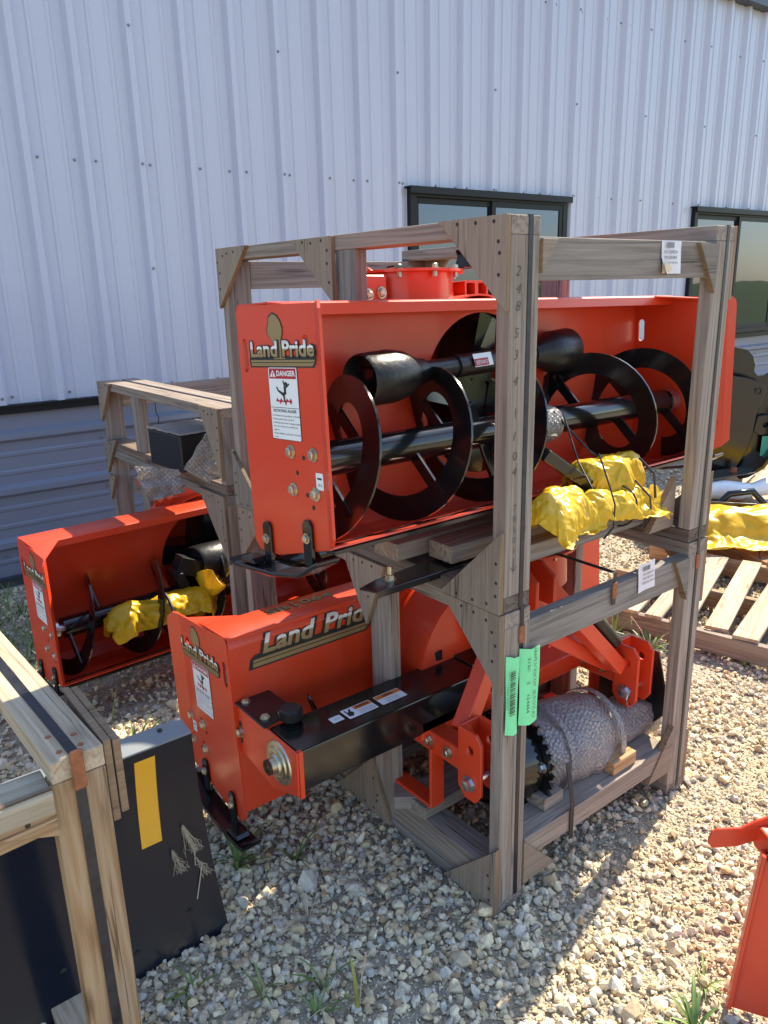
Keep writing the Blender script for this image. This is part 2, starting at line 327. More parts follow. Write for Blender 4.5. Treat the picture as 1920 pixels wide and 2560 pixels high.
def finish(me, mats, smooth=None):
    for m in (mats if isinstance(mats, (list, tuple)) else [mats]): me.materials.append(m)
    bm = bmesh.new(); bm.from_mesh(me); bmesh.ops.recalc_face_normals(bm, faces=bm.faces); bm.to_mesh(me); bm.free()
    if smooth is not None:
        me.polygons.foreach_set('use_smooth', [True]*len(me.polygons)); 
        try: me.set_sharp_from_angle(angle=R(smooth))
        except Exception: pass
    return me
def link(name, me, parent=None, M=None):
    """M = world matrix of the object (identity = mesh in world coords)"""
    o = bpy.data.objects.new(name, me); col.objects.link(o); M = M or Matrix.Identity(4)
    if parent is not None:
        o.parent = parent; o.matrix_basis = BASE[parent].inverted() @ M
    else: o.matrix_basis = M
    BASE[o] = M.copy()
    return o
def part(name, mb, mats, parent, M=None, smooth=None, bevel=0, seg=1, solid=0, kind=None, label=None):
    me = finish(mb.mesh(name), mats, smooth)
    if len(set(mb.m)) > 1: me.polygons.foreach_set('material_index', mb.m)
    o = link(name, me, parent, M)
    if solid:
        md = o.modifiers.new('solid', 'SOLIDIFY'); md.thickness = solid; md.offset = 0
    if solid and smooth is not None:
        md = o.modifiers.new('split', 'EDGE_SPLIT'); md.split_angle = R(50); md.use_edge_sharp = False
    if bevel:
        md = o.modifiers.new('bevel', 'BEVEL'); md.width = bevel; md.segments = seg; md.limit_method = 'ANGLE'; md.angle_limit = R(40)
    if kind: o['kind'] = kind
    if label: o['label'] = label
    return o
BOARD_CACHE = {}
def board(name, parent, a, b, w, t, wdir=(0, 0, 1), m=W_GREY, shrink=0, bevel=.0025):
    """plank between centre points a and b (world); width w along wdir, thickness t; local x = grain"""
    a, b = Vector(a), Vector(b); d = b-a; ln = d.length; x = d.normalized(); y = Vector(wdir); y = (y-x*y.dot(x)).normalized(); z = x.cross(y)
    M = Matrix(((x.x, y.x, z.x, (a.x+b.x)/2), (x.y, y.y, z.y, (a.y+b.y)/2), (x.z, y.z, z.z, (a.z+b.z)/2), (0, 0, 0, 1)))
    key = (round(ln, 4), w, t, m.name)
    if key not in BOARD_CACHE:
        mb = MB(); mb.box((-ln/2, -w/2, -t/2), (ln/2, w/2, t/2)); BOARD_CACHE[key] = finish(mb.mesh(name), m)
    o = link(name, BOARD_CACHE[key], parent, M)
    md = o.modifiers.new('bevel', 'BEVEL'); md.width = bevel; md.segments = 2; md.limit_method = 'ANGLE'
    return o
def sheet_holes(outer, holes):
    """triangulated flat polygon with holes; returns 2D verts, faces"""
    bm = bmesh.new(); edges = []
    for loop in [outer]+holes:
        vs = [bm.verts.new((p[0], p[1], 0)) for p in loop]
        for i in range(len(vs)): edges.append(bm.edges.new((vs[i], vs[(i+1) % len(vs)])))
    bmesh.ops.triangle_fill(bm, use_beauty=True, use_dissolve=False, edges=edges)
    bm.verts.index_update(); v = [(x.co.x, x.co.y) for x in bm.verts]; f = [tuple(q.index for q in fa.verts) for fa in bm.faces]; bm.free(); return v, f
def circ(cx, cy, r, n=24, a0=0): return [(cx+r*math.cos(a0+2*math.pi*i/n), cy+r*math.sin(a0+2*math.pi*i/n)) for i in range(n)]
def slot(cx, cy, w, h, n=8):
    r = w/2; pts = []
    for i in range(n+1): t = math.pi*i/n; pts.append((cx+r*math.cos(t), cy+h/2-r+r*math.sin(t)))
    for i in range(n+1): t = math.pi+math.pi*i/n; pts.append((cx+r*math.cos(t), cy-h/2+r+r*math.sin(t)))
    return pts
def rrect(w, h, r, n=4):
    pts = []
    for cx, cy, a in ((w/2-r, h/2-r, 0), (-w/2+r, h/2-r, 90), (-w/2+r, -h/2+r, 180), (w/2-r, -h/2+r, 270)):
        for i in range(n+1): t = R(a+90*i/n); pts.append((cx+r*math.cos(t), cy+r*math.sin(t)))
    return pts
def frame_m(o, right, up):
    r = Vector(right).normalized(); u = Vector(up); u = (u-r*u.dot(r)).normalized(); n = r.cross(u)
    return Matrix(((r.x, u.x, n.x, o[0]), (r.y, u.y, n.y, o[1]), (r.z, u.z, n.z, o[2]), (0, 0, 0, 1)))
def flat(name, pts, m, parent, M, dz=.0004, smooth=None):
    """flat print polygon in the frame M raised dz"""
    mb = MB(); v, f = sheet_holes(pts, []) if len(pts) > 4 else (pts, [tuple(range(len(pts)))])
    mb.add([(p[0], p[1], dz) for p in v], f); return part(name, mb, m, parent, M)
def flats(name, polys, m, parent, M, dz=.0004):
    mb = MB()
    for i, pts in enumerate(polys):
        v, f = sheet_holes(pts, []) if len(pts) > 4 else (pts, [tuple(range(len(pts)))])
        mb.add([(p[0], p[1], dz+i*.00002) for p in v], f)
    return part(name, mb, m, parent, M)
TEXTQ = []
def text(name, body, size, m, parent, M, x=0, y=0, dz=.0008, off=0.0, shear=0.0, align='CENTER', width=None, lines=1.0, rot=0):
    cu = bpy.data.curves.new(name, 'FONT'); cu.body = body; cu.size = size; cu.offset = off; cu.shear = shear; cu.align_x = align; cu.align_y = 'CENTER'; cu.resolution_u = 2; cu.space_line = lines
    o = bpy.data.objects.new(name, cu); col.objects.link(o)
    TEXTQ.append((o, name, m, parent, M @ Matrix.Translation((x, y, dz)) @ Matrix.Rotation(rot, 4, 'Z'), width))
def flush_text():
    bpy.context.view_layer.update(); dg = bpy.context.evaluated_depsgraph_get()
    for o, name, m, parent, M, width in TEXTQ:
        me = bpy.data.meshes.new_from_object(o.evaluated_get(dg)); me.materials.clear(); me.materials.append(m)
        if width:
            w = o.dimensions.x
            if w > 0: M = M @ Matrix.Diagonal((width/w, 1, 1, 1))
        me.name = name; cu = o.data; bpy.data.objects.remove(o); link(name, me, parent, M)
        bpy.data.curves.remove(cu)

# ------------------------------------------------------------------ plastic film draped by a short cloth run
def drape_film(size, seed, floor=True, over=1.45, frames=34, lumps=6, expand=.16, n=54):
    """returns a mesh: a sheet of film settled over a few soft lumps (half sizes a, b, c)"""
    r2 = random.Random(seed); K = 1.0/max(size)*.9; a, b, c = [v*K for v in size]; tmp = []
    def coll(me):
        o = bpy.data.objects.new('tmp', me); col.objects.link(o); md = o.modifiers.new('c', 'COLLISION'); o.collision.thickness_outer = .012; o.collision.cloth_friction = 18; tmp.append(o); return o
    for i in range(lumps):
        bm = bmesh.new(); bmesh.ops.create_icosphere(bm, subdivisions=3, radius=1.0)
        f = (i+.5)/lumps*2-1; sx = a*r2.uniform(.26, .40); sy = b*r2.uniform(.50, .82); sz = c*r2.uniform(.55, 1.0)
        px_, py_ = f*a*.72, r2.uniform(-.25, .25)*b
        for v in bm.verts:
            q = v.co*1.6+Vector((seed, i*3.0, 0)); k = 1+.22*noise.noise(q); v.co = (px_+v.co.x*sx*k, py_+v.co.y*sy*k, v.co.z*sz*k)
        me = bpy.data.meshes.new('tmp'); bm.to_mesh(me); bm.free(); coll(me)
    if floor:
        me = bpy.data.meshes.new('tmp'); me.from_pydata([(-4, -4, -c*.55), (4, -4, -c*.55), (4, 4, -c*.55), (-4, 4, -c*.55)], [], [(0, 1, 2, 3)]); coll(me)
    nx = n; ny = max(18, int(n*(b*over+c)/(a*over))); vs = []; fs = []
    for j in range(ny):
        for i in range(nx):
            u, v = i/(nx-1)*2-1, j/(ny-1)*2-1; w = 1+.12*noise.noise((u*2+seed, v*2, 5))
            vs.append((u*a*over*.92*w, v*(b*over+c*.55)*w, c*1.12+.05*noise.noise((u*5, v*5+seed, 1))+.03*noise.noise((u*13, v*13, seed))))
    for j in range(ny-1):
        for i in range(nx-1): q = j*nx+i; fs.append((q, q+1, q+nx+1, q+nx))
    me = bpy.data.meshes.new('film'); me.from_pydata(vs, [], fs); o = bpy.data.objects.new('tmp', me); col.objects.link(o); tmp.append(o)
    md = o.modifiers.new('cloth', 'CLOTH'); st = md.settings; st.quality = 6; st.mass = .12; st.tension_stiffness = 12; st.compression_stiffness = 12; st.shear_stiffness = 4; st.bending_stiffness = .06; st.air_damping = 2.0; st.shrink_min = -expand
    md.collision_settings.distance_min = .012; md.collision_settings.collision_quality = 3; md.point_cache.frame_start = 1; md.point_cache.frame_end = frames+2
    sc.frame_start = 1; sc.frame_end = frames+2
    for f in range(1, frames+1): sc.frame_set(f)
    dg = bpy.context.evaluated_depsgraph_get(); out = bpy.data.meshes.new_from_object(o.evaluated_get(dg))
    for q in tmp: bpy.data.objects.remove(q)
    out.transform(Matrix.Scale(1/K, 4)); sc.frame_set(1)
    co = np.empty(len(out.vertices)*3); out.vertices.foreach_get('co', co); co = co.reshape(-1, 3)
    if not np.isfinite(co).all() or np.abs(co).max() > 3: print('film failed', seed)
    return out
FILM = {}
for key_, args in {'left': ((.125, .080, .075), 2, True, 1.12), 'right': ((.130, .095, .080), 5, True, 1.08), 'middle': ((.185, .058, .060), 8, True, 1.02), 'far_left': ((.25, .075, .078), 11, False, 1.02), 'skid': ((.40, .24, .095), 21, True, 1.3)}.items(): FILM[key_] = drape_film(*args)

# ------------------------------------------------------------------ ground and gravel
mb = MB(); mb.add([(-900, -900, 0), (900, -900, 0), (900, 900, 0), (-900, 900, 0)], [(0, 1, 2, 3)])
o = part('ground', mb, GROUND, None); o['kind'] = 'structure'
def px(P):
    """used only to leave out stones far outside the view"""
    d = P-np.array(CAM); z = d@np.array(_f); z = np.where(z < .1, .1, z)
    return 960+1916.5*(d@np.array(_r))/z, 1280-1916.5*(d@np.array(_u))/z, z
def rocks():
    rs = np.random.RandomState(3)
    def tmpl(npts, k):
        r2 = random.Random(k); bm = bmesh.new()
        sx, sy, sz = 1, r2.uniform(.60, .95), r2.uniform(.42, .72)
        for i in range(npts):
            v = Vector((r2.gauss(0, 1), r2.gauss(0, 1), r2.gauss(0, 1))).normalized()*r2.uniform(.82, 1.08)
            bm.verts.new((v.x*sx, v.y*sy, v.z*sz))
        res = bmesh.ops.convex_hull(bm, input=bm.verts)
        bmesh.ops.delete(bm, geom=[v for v in bm.verts if not v.link_faces], context='VERTS')
        bmesh.ops.triangulate(bm, faces=bm.faces); bm.verts.index_update()
        V = np.array([v.co[:] for v in bm.verts]); F = np.array([[q.index for q in f.verts] for f in bm.faces]); bm.free(); return V, F
    near = [tmpl(17, i) for i in range(14)]; far = [tmpl(10, 40+i) for i in range(8)]
    pal = np.array([(.50, .46, .38), (.43, .415, .39), (.54, .485, .38), (.39, .385, .38), (.48, .40, .28), (.60, .56, .48), (.42, .345, .25), (.36, .26, .16), (.52, .46, .34)])
    pw = np.array([.18, .13, .19, .09, .11, .13, .07, .02, .08]); pw /= pw.sum()
    pts = []; scl = []; lod = []
    def dens_noise(x, y): return np.array([noise.noise((a*1.1+5, b*1.1, 0))*.7+noise.noise((a*2.7, b*2.7, 3))*.4 for a, b in zip(x, y)])
    def zone(x0, x1, y0, y1, dens, smin, smax, l, cut=.0, pw_=2.2):
        n = int((x1-x0)*(y1-y0)*dens); x = rs.uniform(x0, x1, n); y = rs.uniform(y0, y1, n)
        P = np.stack([x, y, np.zeros(n)], 1); u, v, z = px(P)
        k = (u > -420) & (u < 2340) & (v > 0) & (v < 3000) & (z > .4)
        x, y = x[k], y[k]; dn = dens_noise(x, y)
        # bare, dusty wheel track on the right
        tr = np.exp(-((y-(-.02-.08*x))/.10)**2)*(x > .35)*.5 if l == 0 else 0
        big = 1 if smax > .012 and l == 0 else 0; right = np.clip((x-.15)/.5, 0, 1)*.30*big+np.clip((-.0-y)/.25, 0, 1)*.20*big+np.exp(-((x+.42)/.22)**2-((y-.02)/.2)**2)*.45*big
        keep = rs.uniform(0, 1, len(x)) < np.clip(.95-1.5*np.clip(dn-.12, 0, 1)-tr-right, .10, 1)
        x, y = x[keep], y[keep]; s = smin+(smax-smin)*rs.uniform(0, 1, len(x))**pw_
        pts.append(np.stack([x, y], 1)); scl.append(s); lod.append(np.full(len(x), l))
    zone(-1.3, 2.0, -1.0, 1.6, 5200, .006, .019, 0, pw_=1.5)
    zone(-1.3, 2.0, -1.0, 1.6, 7500, .0025, .0065, 1, pw_=1.3)
    zone(-1.3, 2.0, -1.0, 1.6, 45, .022, .036, 0)
    zone(-1.3, 1.0, 1.6, 3.4, 1500, .009, .024, 1)
    zone(2.0, 4.0, -.6, 3.4, 2200, .007, .022, 1)
    zone(1.0, 2.0, 1.6, 3.4, 700, .009, .024, 1)
    zone(4.0, 12.0, -.6, 3.3, 420, .013, .032, 1)
    pts = np.concatenate(pts); scl = np.concatenate(scl); lod = np.concatenate(lod)
    VV = []; FF = []; CC = []; off = 0
    for l, T in ((0, near), (1, far)):
        idx = np.where(lod == l)[0]; which = rs.randint(0, len(T), len(idx))
        for k, (V, F) in enumerate(T):
            ii = idx[which == k]; n = len(ii)
            if not n: continue
            q = rs.normal(size=(n, 4)); q[:, 1:3] *= .35; q /= np.linalg.norm(q, axis=1)[:, None]; w, x, y, z = q.T
            Rm = np.stack([1-2*(y*y+z*z), 2*(x*y-z*w), 2*(x*z+y*w), 2*(x*y+z*w), 1-2*(x*x+z*z), 2*(y*z-x*w), 2*(x*z-y*w), 2*(y*z+x*w), 1-2*(x*x+y*y)], 1).reshape(n, 3, 3)
            P = np.einsum('nij,vj->nvi', Rm, V)*scl[ii][:, None, None]
            P[:, :, 0] += pts[ii, 0][:, None]; P[:, :, 1] += pts[ii, 1][:, None]
            P[:, :, 2] += (scl[ii]*rs.uniform(-.05, .50, n)+rs.uniform(0, .005, n))[:, None]
            VV.append(P.reshape(-1, 3)); FF.append((F[None]+(np.arange(n)*len(V))[:, None, None]+off).reshape(-1, 3)); off += n*len(V)
            c = pal[rs.choice(len(pal), n, p=pw)]*rs.uniform(.78, 1.12, n)[:, None]*np.array([1.48, 1.35, 1.15]); CC.append(np.repeat(c, len(V), 0))
    V = np.concatenate(VV); F = np.concatenate(FF); C = np.concatenate(CC)
    me = bpy.data.meshes.new('gravel'); me.vertices.add(len(V)); me.vertices.foreach_set('co', V.astype(np.float32).ravel())
    me.loops.add(F.size); me.loops.foreach_set('vertex_index', F.astype(np.int32).ravel()); me.polygons.add(len(F))
    me.polygons.foreach_set('loop_start', (np.arange(len(F))*3).astype(np.int32)); me.update(calc_edges=True)
    at = me.attributes.new('tint', 'FLOAT_COLOR', 'POINT'); at.data.foreach_set('color', np.concatenate([C, np.ones((len(C), 1))], 1).astype(np.float32).ravel())
    me.shade_flat(); me.materials.append(STONE); o = bpy.data.objects.new('gravel', me); col.objects.link(o); o['kind'] = 'stuff'; o['label'] = 'loose crushed limestone gravel covering the yard'; o['category'] = 'gravel'
    print('gravel stones', len(pts), 'tris', len(F))
rocks()

# ------------------------------------------------------------------ metal building
WA = -0.0253834; WM = Matrix.Translation((0.0086, 3.4509, 0)) @ Matrix.Rotation(WA, 4, 'Z')
bld = thing('metal_building', 'light grey ribbed steel building with dark trimmed windows behind the crates', 'building', M=WM)
PITCH_ = .3048; EAVE = 4.10; WZ = 1.0
win1 = (2.53, 4.205); win2 = (6.055, 7.73)
def rib_profile(s0, s1):
    """panel cross-section: list of (s, y) with ribs every 12 in from s=0; outwards is -y"""
    pts = []
    k0 = math.floor(s0/PITCH_)-1; k1 = math.ceil(s1/PITCH_)+1; raw = []
    for k in range(k0, k1+1):
        c = k*PITCH_
        raw += [(c-.036, 0), (c-.016, -.038), (c+.016, -.038), (c+.036, 0)]
        for mcen in (c+.1016, c+.2032): raw += [(mcen-.014, 0), (mcen-.006, -.007), (mcen+.006, -.007), (mcen+.014, 0)]
    raw.sort()
    def at(s):
        for (a, ya), (b, yb) in zip(raw, raw[1:]):
            if a <= s <= b: return ya+(yb-ya)*(s-a)/max(1e-9, b-a)
        return 0
    pts = [(s0, at(s0))]+[p for p in raw if s0 < p[0] < s1]+[(s1, at(s1))]
    return pts
def vpanel(s0, s1, z0, z1):
    p = rib_profile(s0, s1); mb = MB(); n = len(p)
    mb.add([(s, y, z0) for s, y in p]+[(s, y, z1) for s, y in p], [(i, i+1, n+i+1, n+i) for i in range(n-1)])
    o = part('wall_panel', mb, WALLM, bld, WM, solid=.0012); return o
# 36 in panels, joints on ribs 2, 5, 8 ...
k = -10
while k < 60:
    s0, s1 = k*PITCH_+.018, (k+3)*PITCH_+.0165; segs = [(s0, s1, WZ+.035)]
    for a, b in (win1, win2):
        new = []
        for (p, q, z) in segs:
            if q <= a or p >= b: new.append((p, q, z)); continue
            if p < a: new.append((p, a, z))
            new.append((max(p, a), min(q, b), 2.285))
            if q > b: new.append((b, q, z))
        segs = new
    for p, q, z in segs:
        if q-p > .01: vpanel(p, q, z, EAVE)
    k += 3
# wainscot: the same profile laid horizontally, in 3 m lengths
def hpanel(s0, s1):
    mb = MB(); raw = []
    z = .96
    prof = [(z, 0)]
    ribs = [.90, .60, .30, .0]
    prof = []
    for r in (.86, .555, .25, -.055):
        for zz, yy in ((r+.036, 0), (r+.015, -.030), (r-.015, -.030), (r-.036, 0)): prof.append((zz, yy))
        for c in (r-.1016, r-.2032):
            for zz, yy in ((c+.016, 0), (c+.007, -.0048), (c-.007, -.0048), (c-.016, 0)): prof.append((zz, yy))
    prof = [(.985, 0)]+[p for p in prof if .06 < p[0] < .985]+[(.06, 0)]
    n = len(prof); mb.add([(s0, y, z) for z, y in prof]+[(s1, y, z) for z, y in prof], [(i, i+1, n+i+1, n+i) for i in range(n-1)])
    part('wainscot_panel', mb, WAINM, bld, WM, solid=.0012)
for i, s in enumerate((-3.6, .55, 4.7, 8.85, 13.0)): hpanel(s, s+4.145)
mb = MB(); mb.box((-3.6, -.034, .985), (17.2, -.001, 1.034)); mb.box((-3.6, -.046, 1.022), (17.2, -.034, 1.034)); part('belt_trim', mb, FRAMEM, bld, WM)
mb = MB(); mb.box((-3.6, -.035, .045), (17.2, .0, .062)); part('base_trim', mb, TRIMM, bld, WM)
mb = MB(); mb.box((-3.6, -.012, -.05), (17.2, .1, .06)); part('foundation', mb, CONC, bld, WM)
mb = MB(); mb.box((-3.6, .012, 0), (17.2, 9, EAVE)); part('wall_core', mb, TRIMM, bld, WM)
mb = MB(); mb.box((-3.7, -.11, EAVE-.015), (17.3, .02, EAVE+.15)); mb.box((-3.7, -.125, EAVE+.11), (17.3, -.11, EAVE+.155)); part('eave_trim', mb, TRIMM, bld, WM, bevel=.004)
mb = MB(); mb.prism([(-.12, EAVE+.15), (9, EAVE+1.6), (9, EAVE+1.5), (-.1, EAVE+.02)], 0, -3.7, 17.3); part('roof', mb, TRIMM, bld, WM)
def window(a, b, z0=1.04, z1=2.275):
    w = link('window', None, bld, WM); w['label'] = 'dark framed two-pane sliding window'; BASE[w] = WM.copy()
    f = .055; m_ = (a+b)/2-.03
    mb = MB(); y0, y1 = -.045, .012
    mb.box((a, y0, z0), (a+f, y1, z1)); mb.box((b-f, y0, z0), (b, y1, z1)); mb.box((a+f, y0, z1-f), (b-f, y1, z1)); mb.box((a+f, y0-.006, z0), (b-f, y1, z0+f*.9))
    part('window_frame', mb, FRAMEM, w, WM, bevel=.002)
    mb = MB(); mb.box((a-.02, -.075, z1), (b+.02, .0, z1+.012)); mb.box((a-.02, -.078, z1-.035), (b+.02, -.070, z1+.012)); part('drip_cap', mb, FRAMEM, w, WM)
    for (p, q, dy) in ((a+f, m_+.04, .0), (m_-.0, b-f, -.022)):
        s = .042; mb = MB(); zz0, zz1 = z0+f*.9, z1-f; ya, yb = -.018+dy, .003+dy
        mb.box((p, ya, zz0), (p+s, yb, zz1)); mb.box((q-s, ya, zz0), (q, yb, zz1)); mb.box((p+s, ya, zz1-s), (q-s, yb, zz1)); mb.box((p+s, ya, zz0), (q-s, yb, zz0+s))
        part('sash', mb, FRAMEM, w, WM, bevel=.002)
        mb = MB(); mb.box((p+s-.005, ya+.008, zz0+s-.005), (q-s+.005, ya+.014, zz1-s+.005)); part('pane', mb, GLASS, w, WM)
window(*win1); window(*win2)
# screws
mb = MB()
def screw(s, z, y=0): mb.cyl((s, y, z), (s, y-.003, z), .0085, n=10); mb.cyl((s, y-.003, z), (s, y-.010, z), .0062, .0052, n=6)
for z, full in ((2.303, 1), (3.66, 1), (1.07, 1), (1.70, 0), (2.95, 0)):
    for kk in range(-9, 44):
        s = kk*PITCH_; joint = (kk-2) % 3 == 0
        if any(a-.02 < s < b+.02 for a, b in (win1, win2)) and z < 2.3: continue
        if full:
            screw(s+.058, z+.002); 
            if joint: screw(s, z, -.038)
            if kk % 3 == 1: screw(s-.058, z)
        elif joint: screw(s, z+.2*((kk*7) % 3-1)*.2, -.038)
for z in (.79, .49, .18):
    for kk in range(-6, 26): screw(kk*.61+.2, z)
part('screws', mb, simple('painted_screw', (.24, .24, .26), .35, .4), bld, WM, kind='stuff')

# ------------------------------------------------------------------ crates
def gusset(parent, plane_x, pts, t=.014, side=-1, nails=6, m=W_PLY):
    """triangular plywood plate on the plane x = plane_x; pts in (y, z)"""
    y0, z0 = pts[0]; cx = sum(p[0] for p in pts)/3; cz = sum(p[1] for p in pts)/3
    # local frame: x = grain along z so the face grain runs up; mesh local about centroid
    M = Matrix.Translation((plane_x, cx, cz)) @ Matrix(((0, 0, 1, 0), (0, 1, 0, 0), (-1, 0, 0, 0), (0, 0, 0, 1)))
    # local (lx,ly,lz) -> world (lz, ly, -lx)
    lp = [(-(z-cz), y-cx) for y, z in pts]
    mb = MB(); mb.prism(lp, 2, 0 if side > 0 else -t, t if side > 0 else 0); mb.m = [0, 0]+[1]*len(pts)
    o = part('gusset', mb, [m, W_PLYE], parent, M, bevel=.001)
    nb = MB(); r_ = random.Random(int(abs(cx*1000+cz*777)+11))
    for (i, j) in ((0, 1), (0, 2)):
        for q in range(nails//2):
            f = (q+.6)/(nails/2+.2); a = Vector((*pts[i], 0)); b = Vector((*pts[j], 0)); c = Vector((cx, cz, 0))
            p = a.lerp(b, f*.86+.03+r_.uniform(-.06, .06)).lerp(c, .26+r_.uniform(-.12, .16)); X = plane_x+side*(t+.0008)
            nb.cyl((X, p.x, p.y), (X-side*.003, p.x, p.y), .0042, n=7)
    part('nail', nb, NAIL, o, kind='stuff'); return o
def strap_x(parent, pts, w=.013):
    """steel band"""
    mb = MB(); chain = [pts[0][0]]+[p[1] for p in pts]
    mb.ribbon(chain, pts[0][2], w, .0016)
    return part('strap', mb, STRAP, parent, bevel=0)
T = .038; WD = .089
def crate(root, x0, y0, z0, wx, ly, h, mids=(.48,), front_rail=True, base=.0, mat_=W_GREY, skip=()):
    """two side frames (flat top/bottom beams along y, posts on the ends) joined by rails along x"""
    zt = z0+h; x1 = x0+wx; y1 = y0+ly; ztop = zt-T; zb = z0+base
    for xa in (x0, x1-WD):
        xc = xa+WD/2
        board('top_beam', root, (xc, y0, zt-T/2), (xc, y1, zt-T/2), WD, T, (1, 0, 0), mat_)
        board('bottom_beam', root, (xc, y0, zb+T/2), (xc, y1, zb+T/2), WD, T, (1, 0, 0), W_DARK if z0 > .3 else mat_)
        for yc in (y0+T/2, y1-T/2):
            board('post', root, (xc, yc, zb+T), (xc, yc, ztop), WD, T, (1, 0, 0), mat_)
    for m_ in mids:
        for xa in (x0+.002, x1-.002-T): board('post', root, (xa+T/2, y0+m_, zb+T), (xa+T/2, y0+m_, ztop), WD, T, (0, 1, 0), mat_)
    for yc in ((y0+T/2+.004,) if front_rail else ())+(y1-T/2-.004,):
        board('rail', root, (x0+WD, yc, ztop-.047), (x1-WD, yc, ztop-.047), WD, T-.004, (0, 0, 1), mat_)
# ---- upper main crate
X0, X1, Y1 = 0, .864, 1.295; OX = -.006
up = thing('wooden_crate', 'upper weathered lumber crate holding the red snow blower, stacked on top of the other', 'crate', (0, 0, .864))
crate(up, OX, 0, .866, .864, 1.295, .869, mids=(.585,))
g1 = lambda r, x, p, s=-1, n=8: gusset(r, x, p, .014, s, min(n, 6))
for xx, s in ((OX, -1), (OX+.864, 1)):
    g1(up, xx, [(0, 1.735), (.205, 1.735), (0, 1.545)], s); g1(up, xx, [(1.295, 1.735), (1.09, 1.735), (1.295, 1.545)], s)
    g1(up, xx, [(.625, 1.733), (.83, 1.733), (.625, 1.56)][0:3], s)
    g1(up, xx, [(0, .866), (.205, .866), (0, 1.065)], s, 9); g1(up, xx, [(1.295, .866), (1.09, .866), (1.295, 1.065)], s)
# extra plates above the mid post
# floor boards and front floor rail
board('floor_board', up, (.035, .262, .942), (.80, .262, .942), .088, .046, (0, 1, 0))
board('floor_board', up, (-.055, .375, .942), (.86, .375, .942), .10, .046, (0, 1, 0))
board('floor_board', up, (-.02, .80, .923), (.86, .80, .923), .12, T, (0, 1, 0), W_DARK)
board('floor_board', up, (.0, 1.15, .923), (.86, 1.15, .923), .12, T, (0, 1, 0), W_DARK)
board('floor_rail', up, (.05, .115, .946), (.80, .115, .946), .045, .05, (0, 0, 1))
# corner plates on the front rail, seen as thick diagonal strips
def inner_plate(root, xcorner, z, sgn, yv, lx=.085, lz=.125):
    M = Matrix.Translation((xcorner, yv, z)); mb = MB(); mb.prism([(0, 0), (sgn*lx, 0), (0, -lz)], 1, -.006, .014); mb.m = [0, 0, 1, 1, 1]
    part('corner_plate', mb, [W_PLY, W_PLYE], root, M, bevel=.001)
inner_plate(up, OX+.864-WD, 1.690, -1, -.002); inner_plate(up, OX+WD, 1.690, 1, -.002, .05, .07)
inner_plate(up, OX+.864-WD, .905, -1, .06, .12, -.15)
# steel bands
strap_x(up, [((OX+.058, -.0012, .87), (OX+.058, -.0012, 1.736), (1, 0, 0)), ((OX+.058, -.001, 1.7362), (OX+.058, .5, 1.7362), (1, 0, 0))])
strap_x(up, [((OX+.80+.03, -.0012, .87), (OX+.83, -.0012, 1.736), (1, 0, 0)), ((OX+.83, -.001, 1.7362), (OX+.83, .5, 1.7362), (1, 0, 0))])
# hand lettering down the near post
PM = frame_m((OX+.022, -.0004, 1.63), (1, 0, 0), (0, 0, 1))
chars = '2485341104'
zz = [1.625, 1.59, 1.555, 1.50, 1.455, 1.40, 1.33, 1.28, 1.235, 1.20]
for c, z in zip(chars, zz): text('hand_mark', c, .030, PENCIL, up, frame_m((OX+.024+rnd.uniform(-.003, .003), -.0006, z), (1, 0, 0), (0, 0, 1)), shear=.15, rot=rnd.uniform(-.15, .15), off=-.0004)
for c, z in zip('78501', [1.115, 1.09, 1.065, 1.04, 1.015]): text('hand_mark', c, .024, PENCIL, up, frame_m((OX+.030, -.0006, z), (1, 0, 0), (0, 0, 1)), off=-.0005)
flats('hand_arrow', [[(-.001, -.02), (.001, -.02), (.001, .012), (-.001, .012)], [(-.011, -.008), (-.009, -.008), (.001, -.021), (-.001, -.021)], [(.009, -.008), (.011, -.008), (.001, -.021), (-.001, -.021)]], PENCIL, up, frame_m((OX+.030, -.0006, .985), (1, 0, 0), (0, 0, 1)), .0004)
# ---- lower main crate
lo = thing('wooden_crate', 'lower weathered lumber crate standing on the gravel with green tags on its post', 'crate', (0, 0, 0))
crate(lo, 0, 0, .0, .864, 1.295, .862, mids=(.483,), base=.0)
for xa in (0, .864-WD):
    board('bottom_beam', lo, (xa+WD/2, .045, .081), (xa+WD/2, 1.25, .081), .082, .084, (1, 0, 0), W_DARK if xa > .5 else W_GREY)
for xx, s in ((0, -1), (.864, 1)):
    g1(lo, xx, [(0, .862), (.205, .862), (0, .655)], s, 9); g1(lo, xx, [(1.295, .862), (1.09, .862), (1.295, .655)], s)
    g1(lo, xx, [(0, .0), (.21, .0), (0, .212)], s, 9); g1(lo, xx, [(.44, .862), (.64, .862), (.53, .66)], s, 6); g1(lo, xx, [(.44, .02), (.72, .02), (.53, .21)], s, 6)
board('front_sill', lo, (.095, .05, .158), (.77, .05, .158), .10, .066, (0, 1, 0), W_GREY)
for yy in (.35, .62, 1.0): board('floor_board', lo, (.0, yy, .143), (.86, yy, .143), .12, T, (0, 1, 0), W_GREY)
board('spacer_block', lo, (.22, .09, .211), (.30, .09, .211), .10, .038, (0, 1, 0)); board('spacer_block', lo, (.50, .06, .213), (.61, .06, .213), .09, .042, (0, 1, 0), W_TAN)
board('spacer_block', lo, (-.01, .42, .145), (.09, .34, .145), .09, .042, (0, 1, 0))
inner_plate(lo, .864-WD, .822, -1, -.002, .075, .135)
inner_plate(lo, .864-WD, .10, -1, .0, .12, -.16); inner_plate(lo, WD, .06, 1, .0, .13, -.13)
strap_x(lo, [((.062, -.0012, .04), (.058, -.0012, .87), (1, 0, 0))]); strap_x(lo, [((.83, -.0012, .02), (.825, -.0012, .87), (1, 0, 0))])
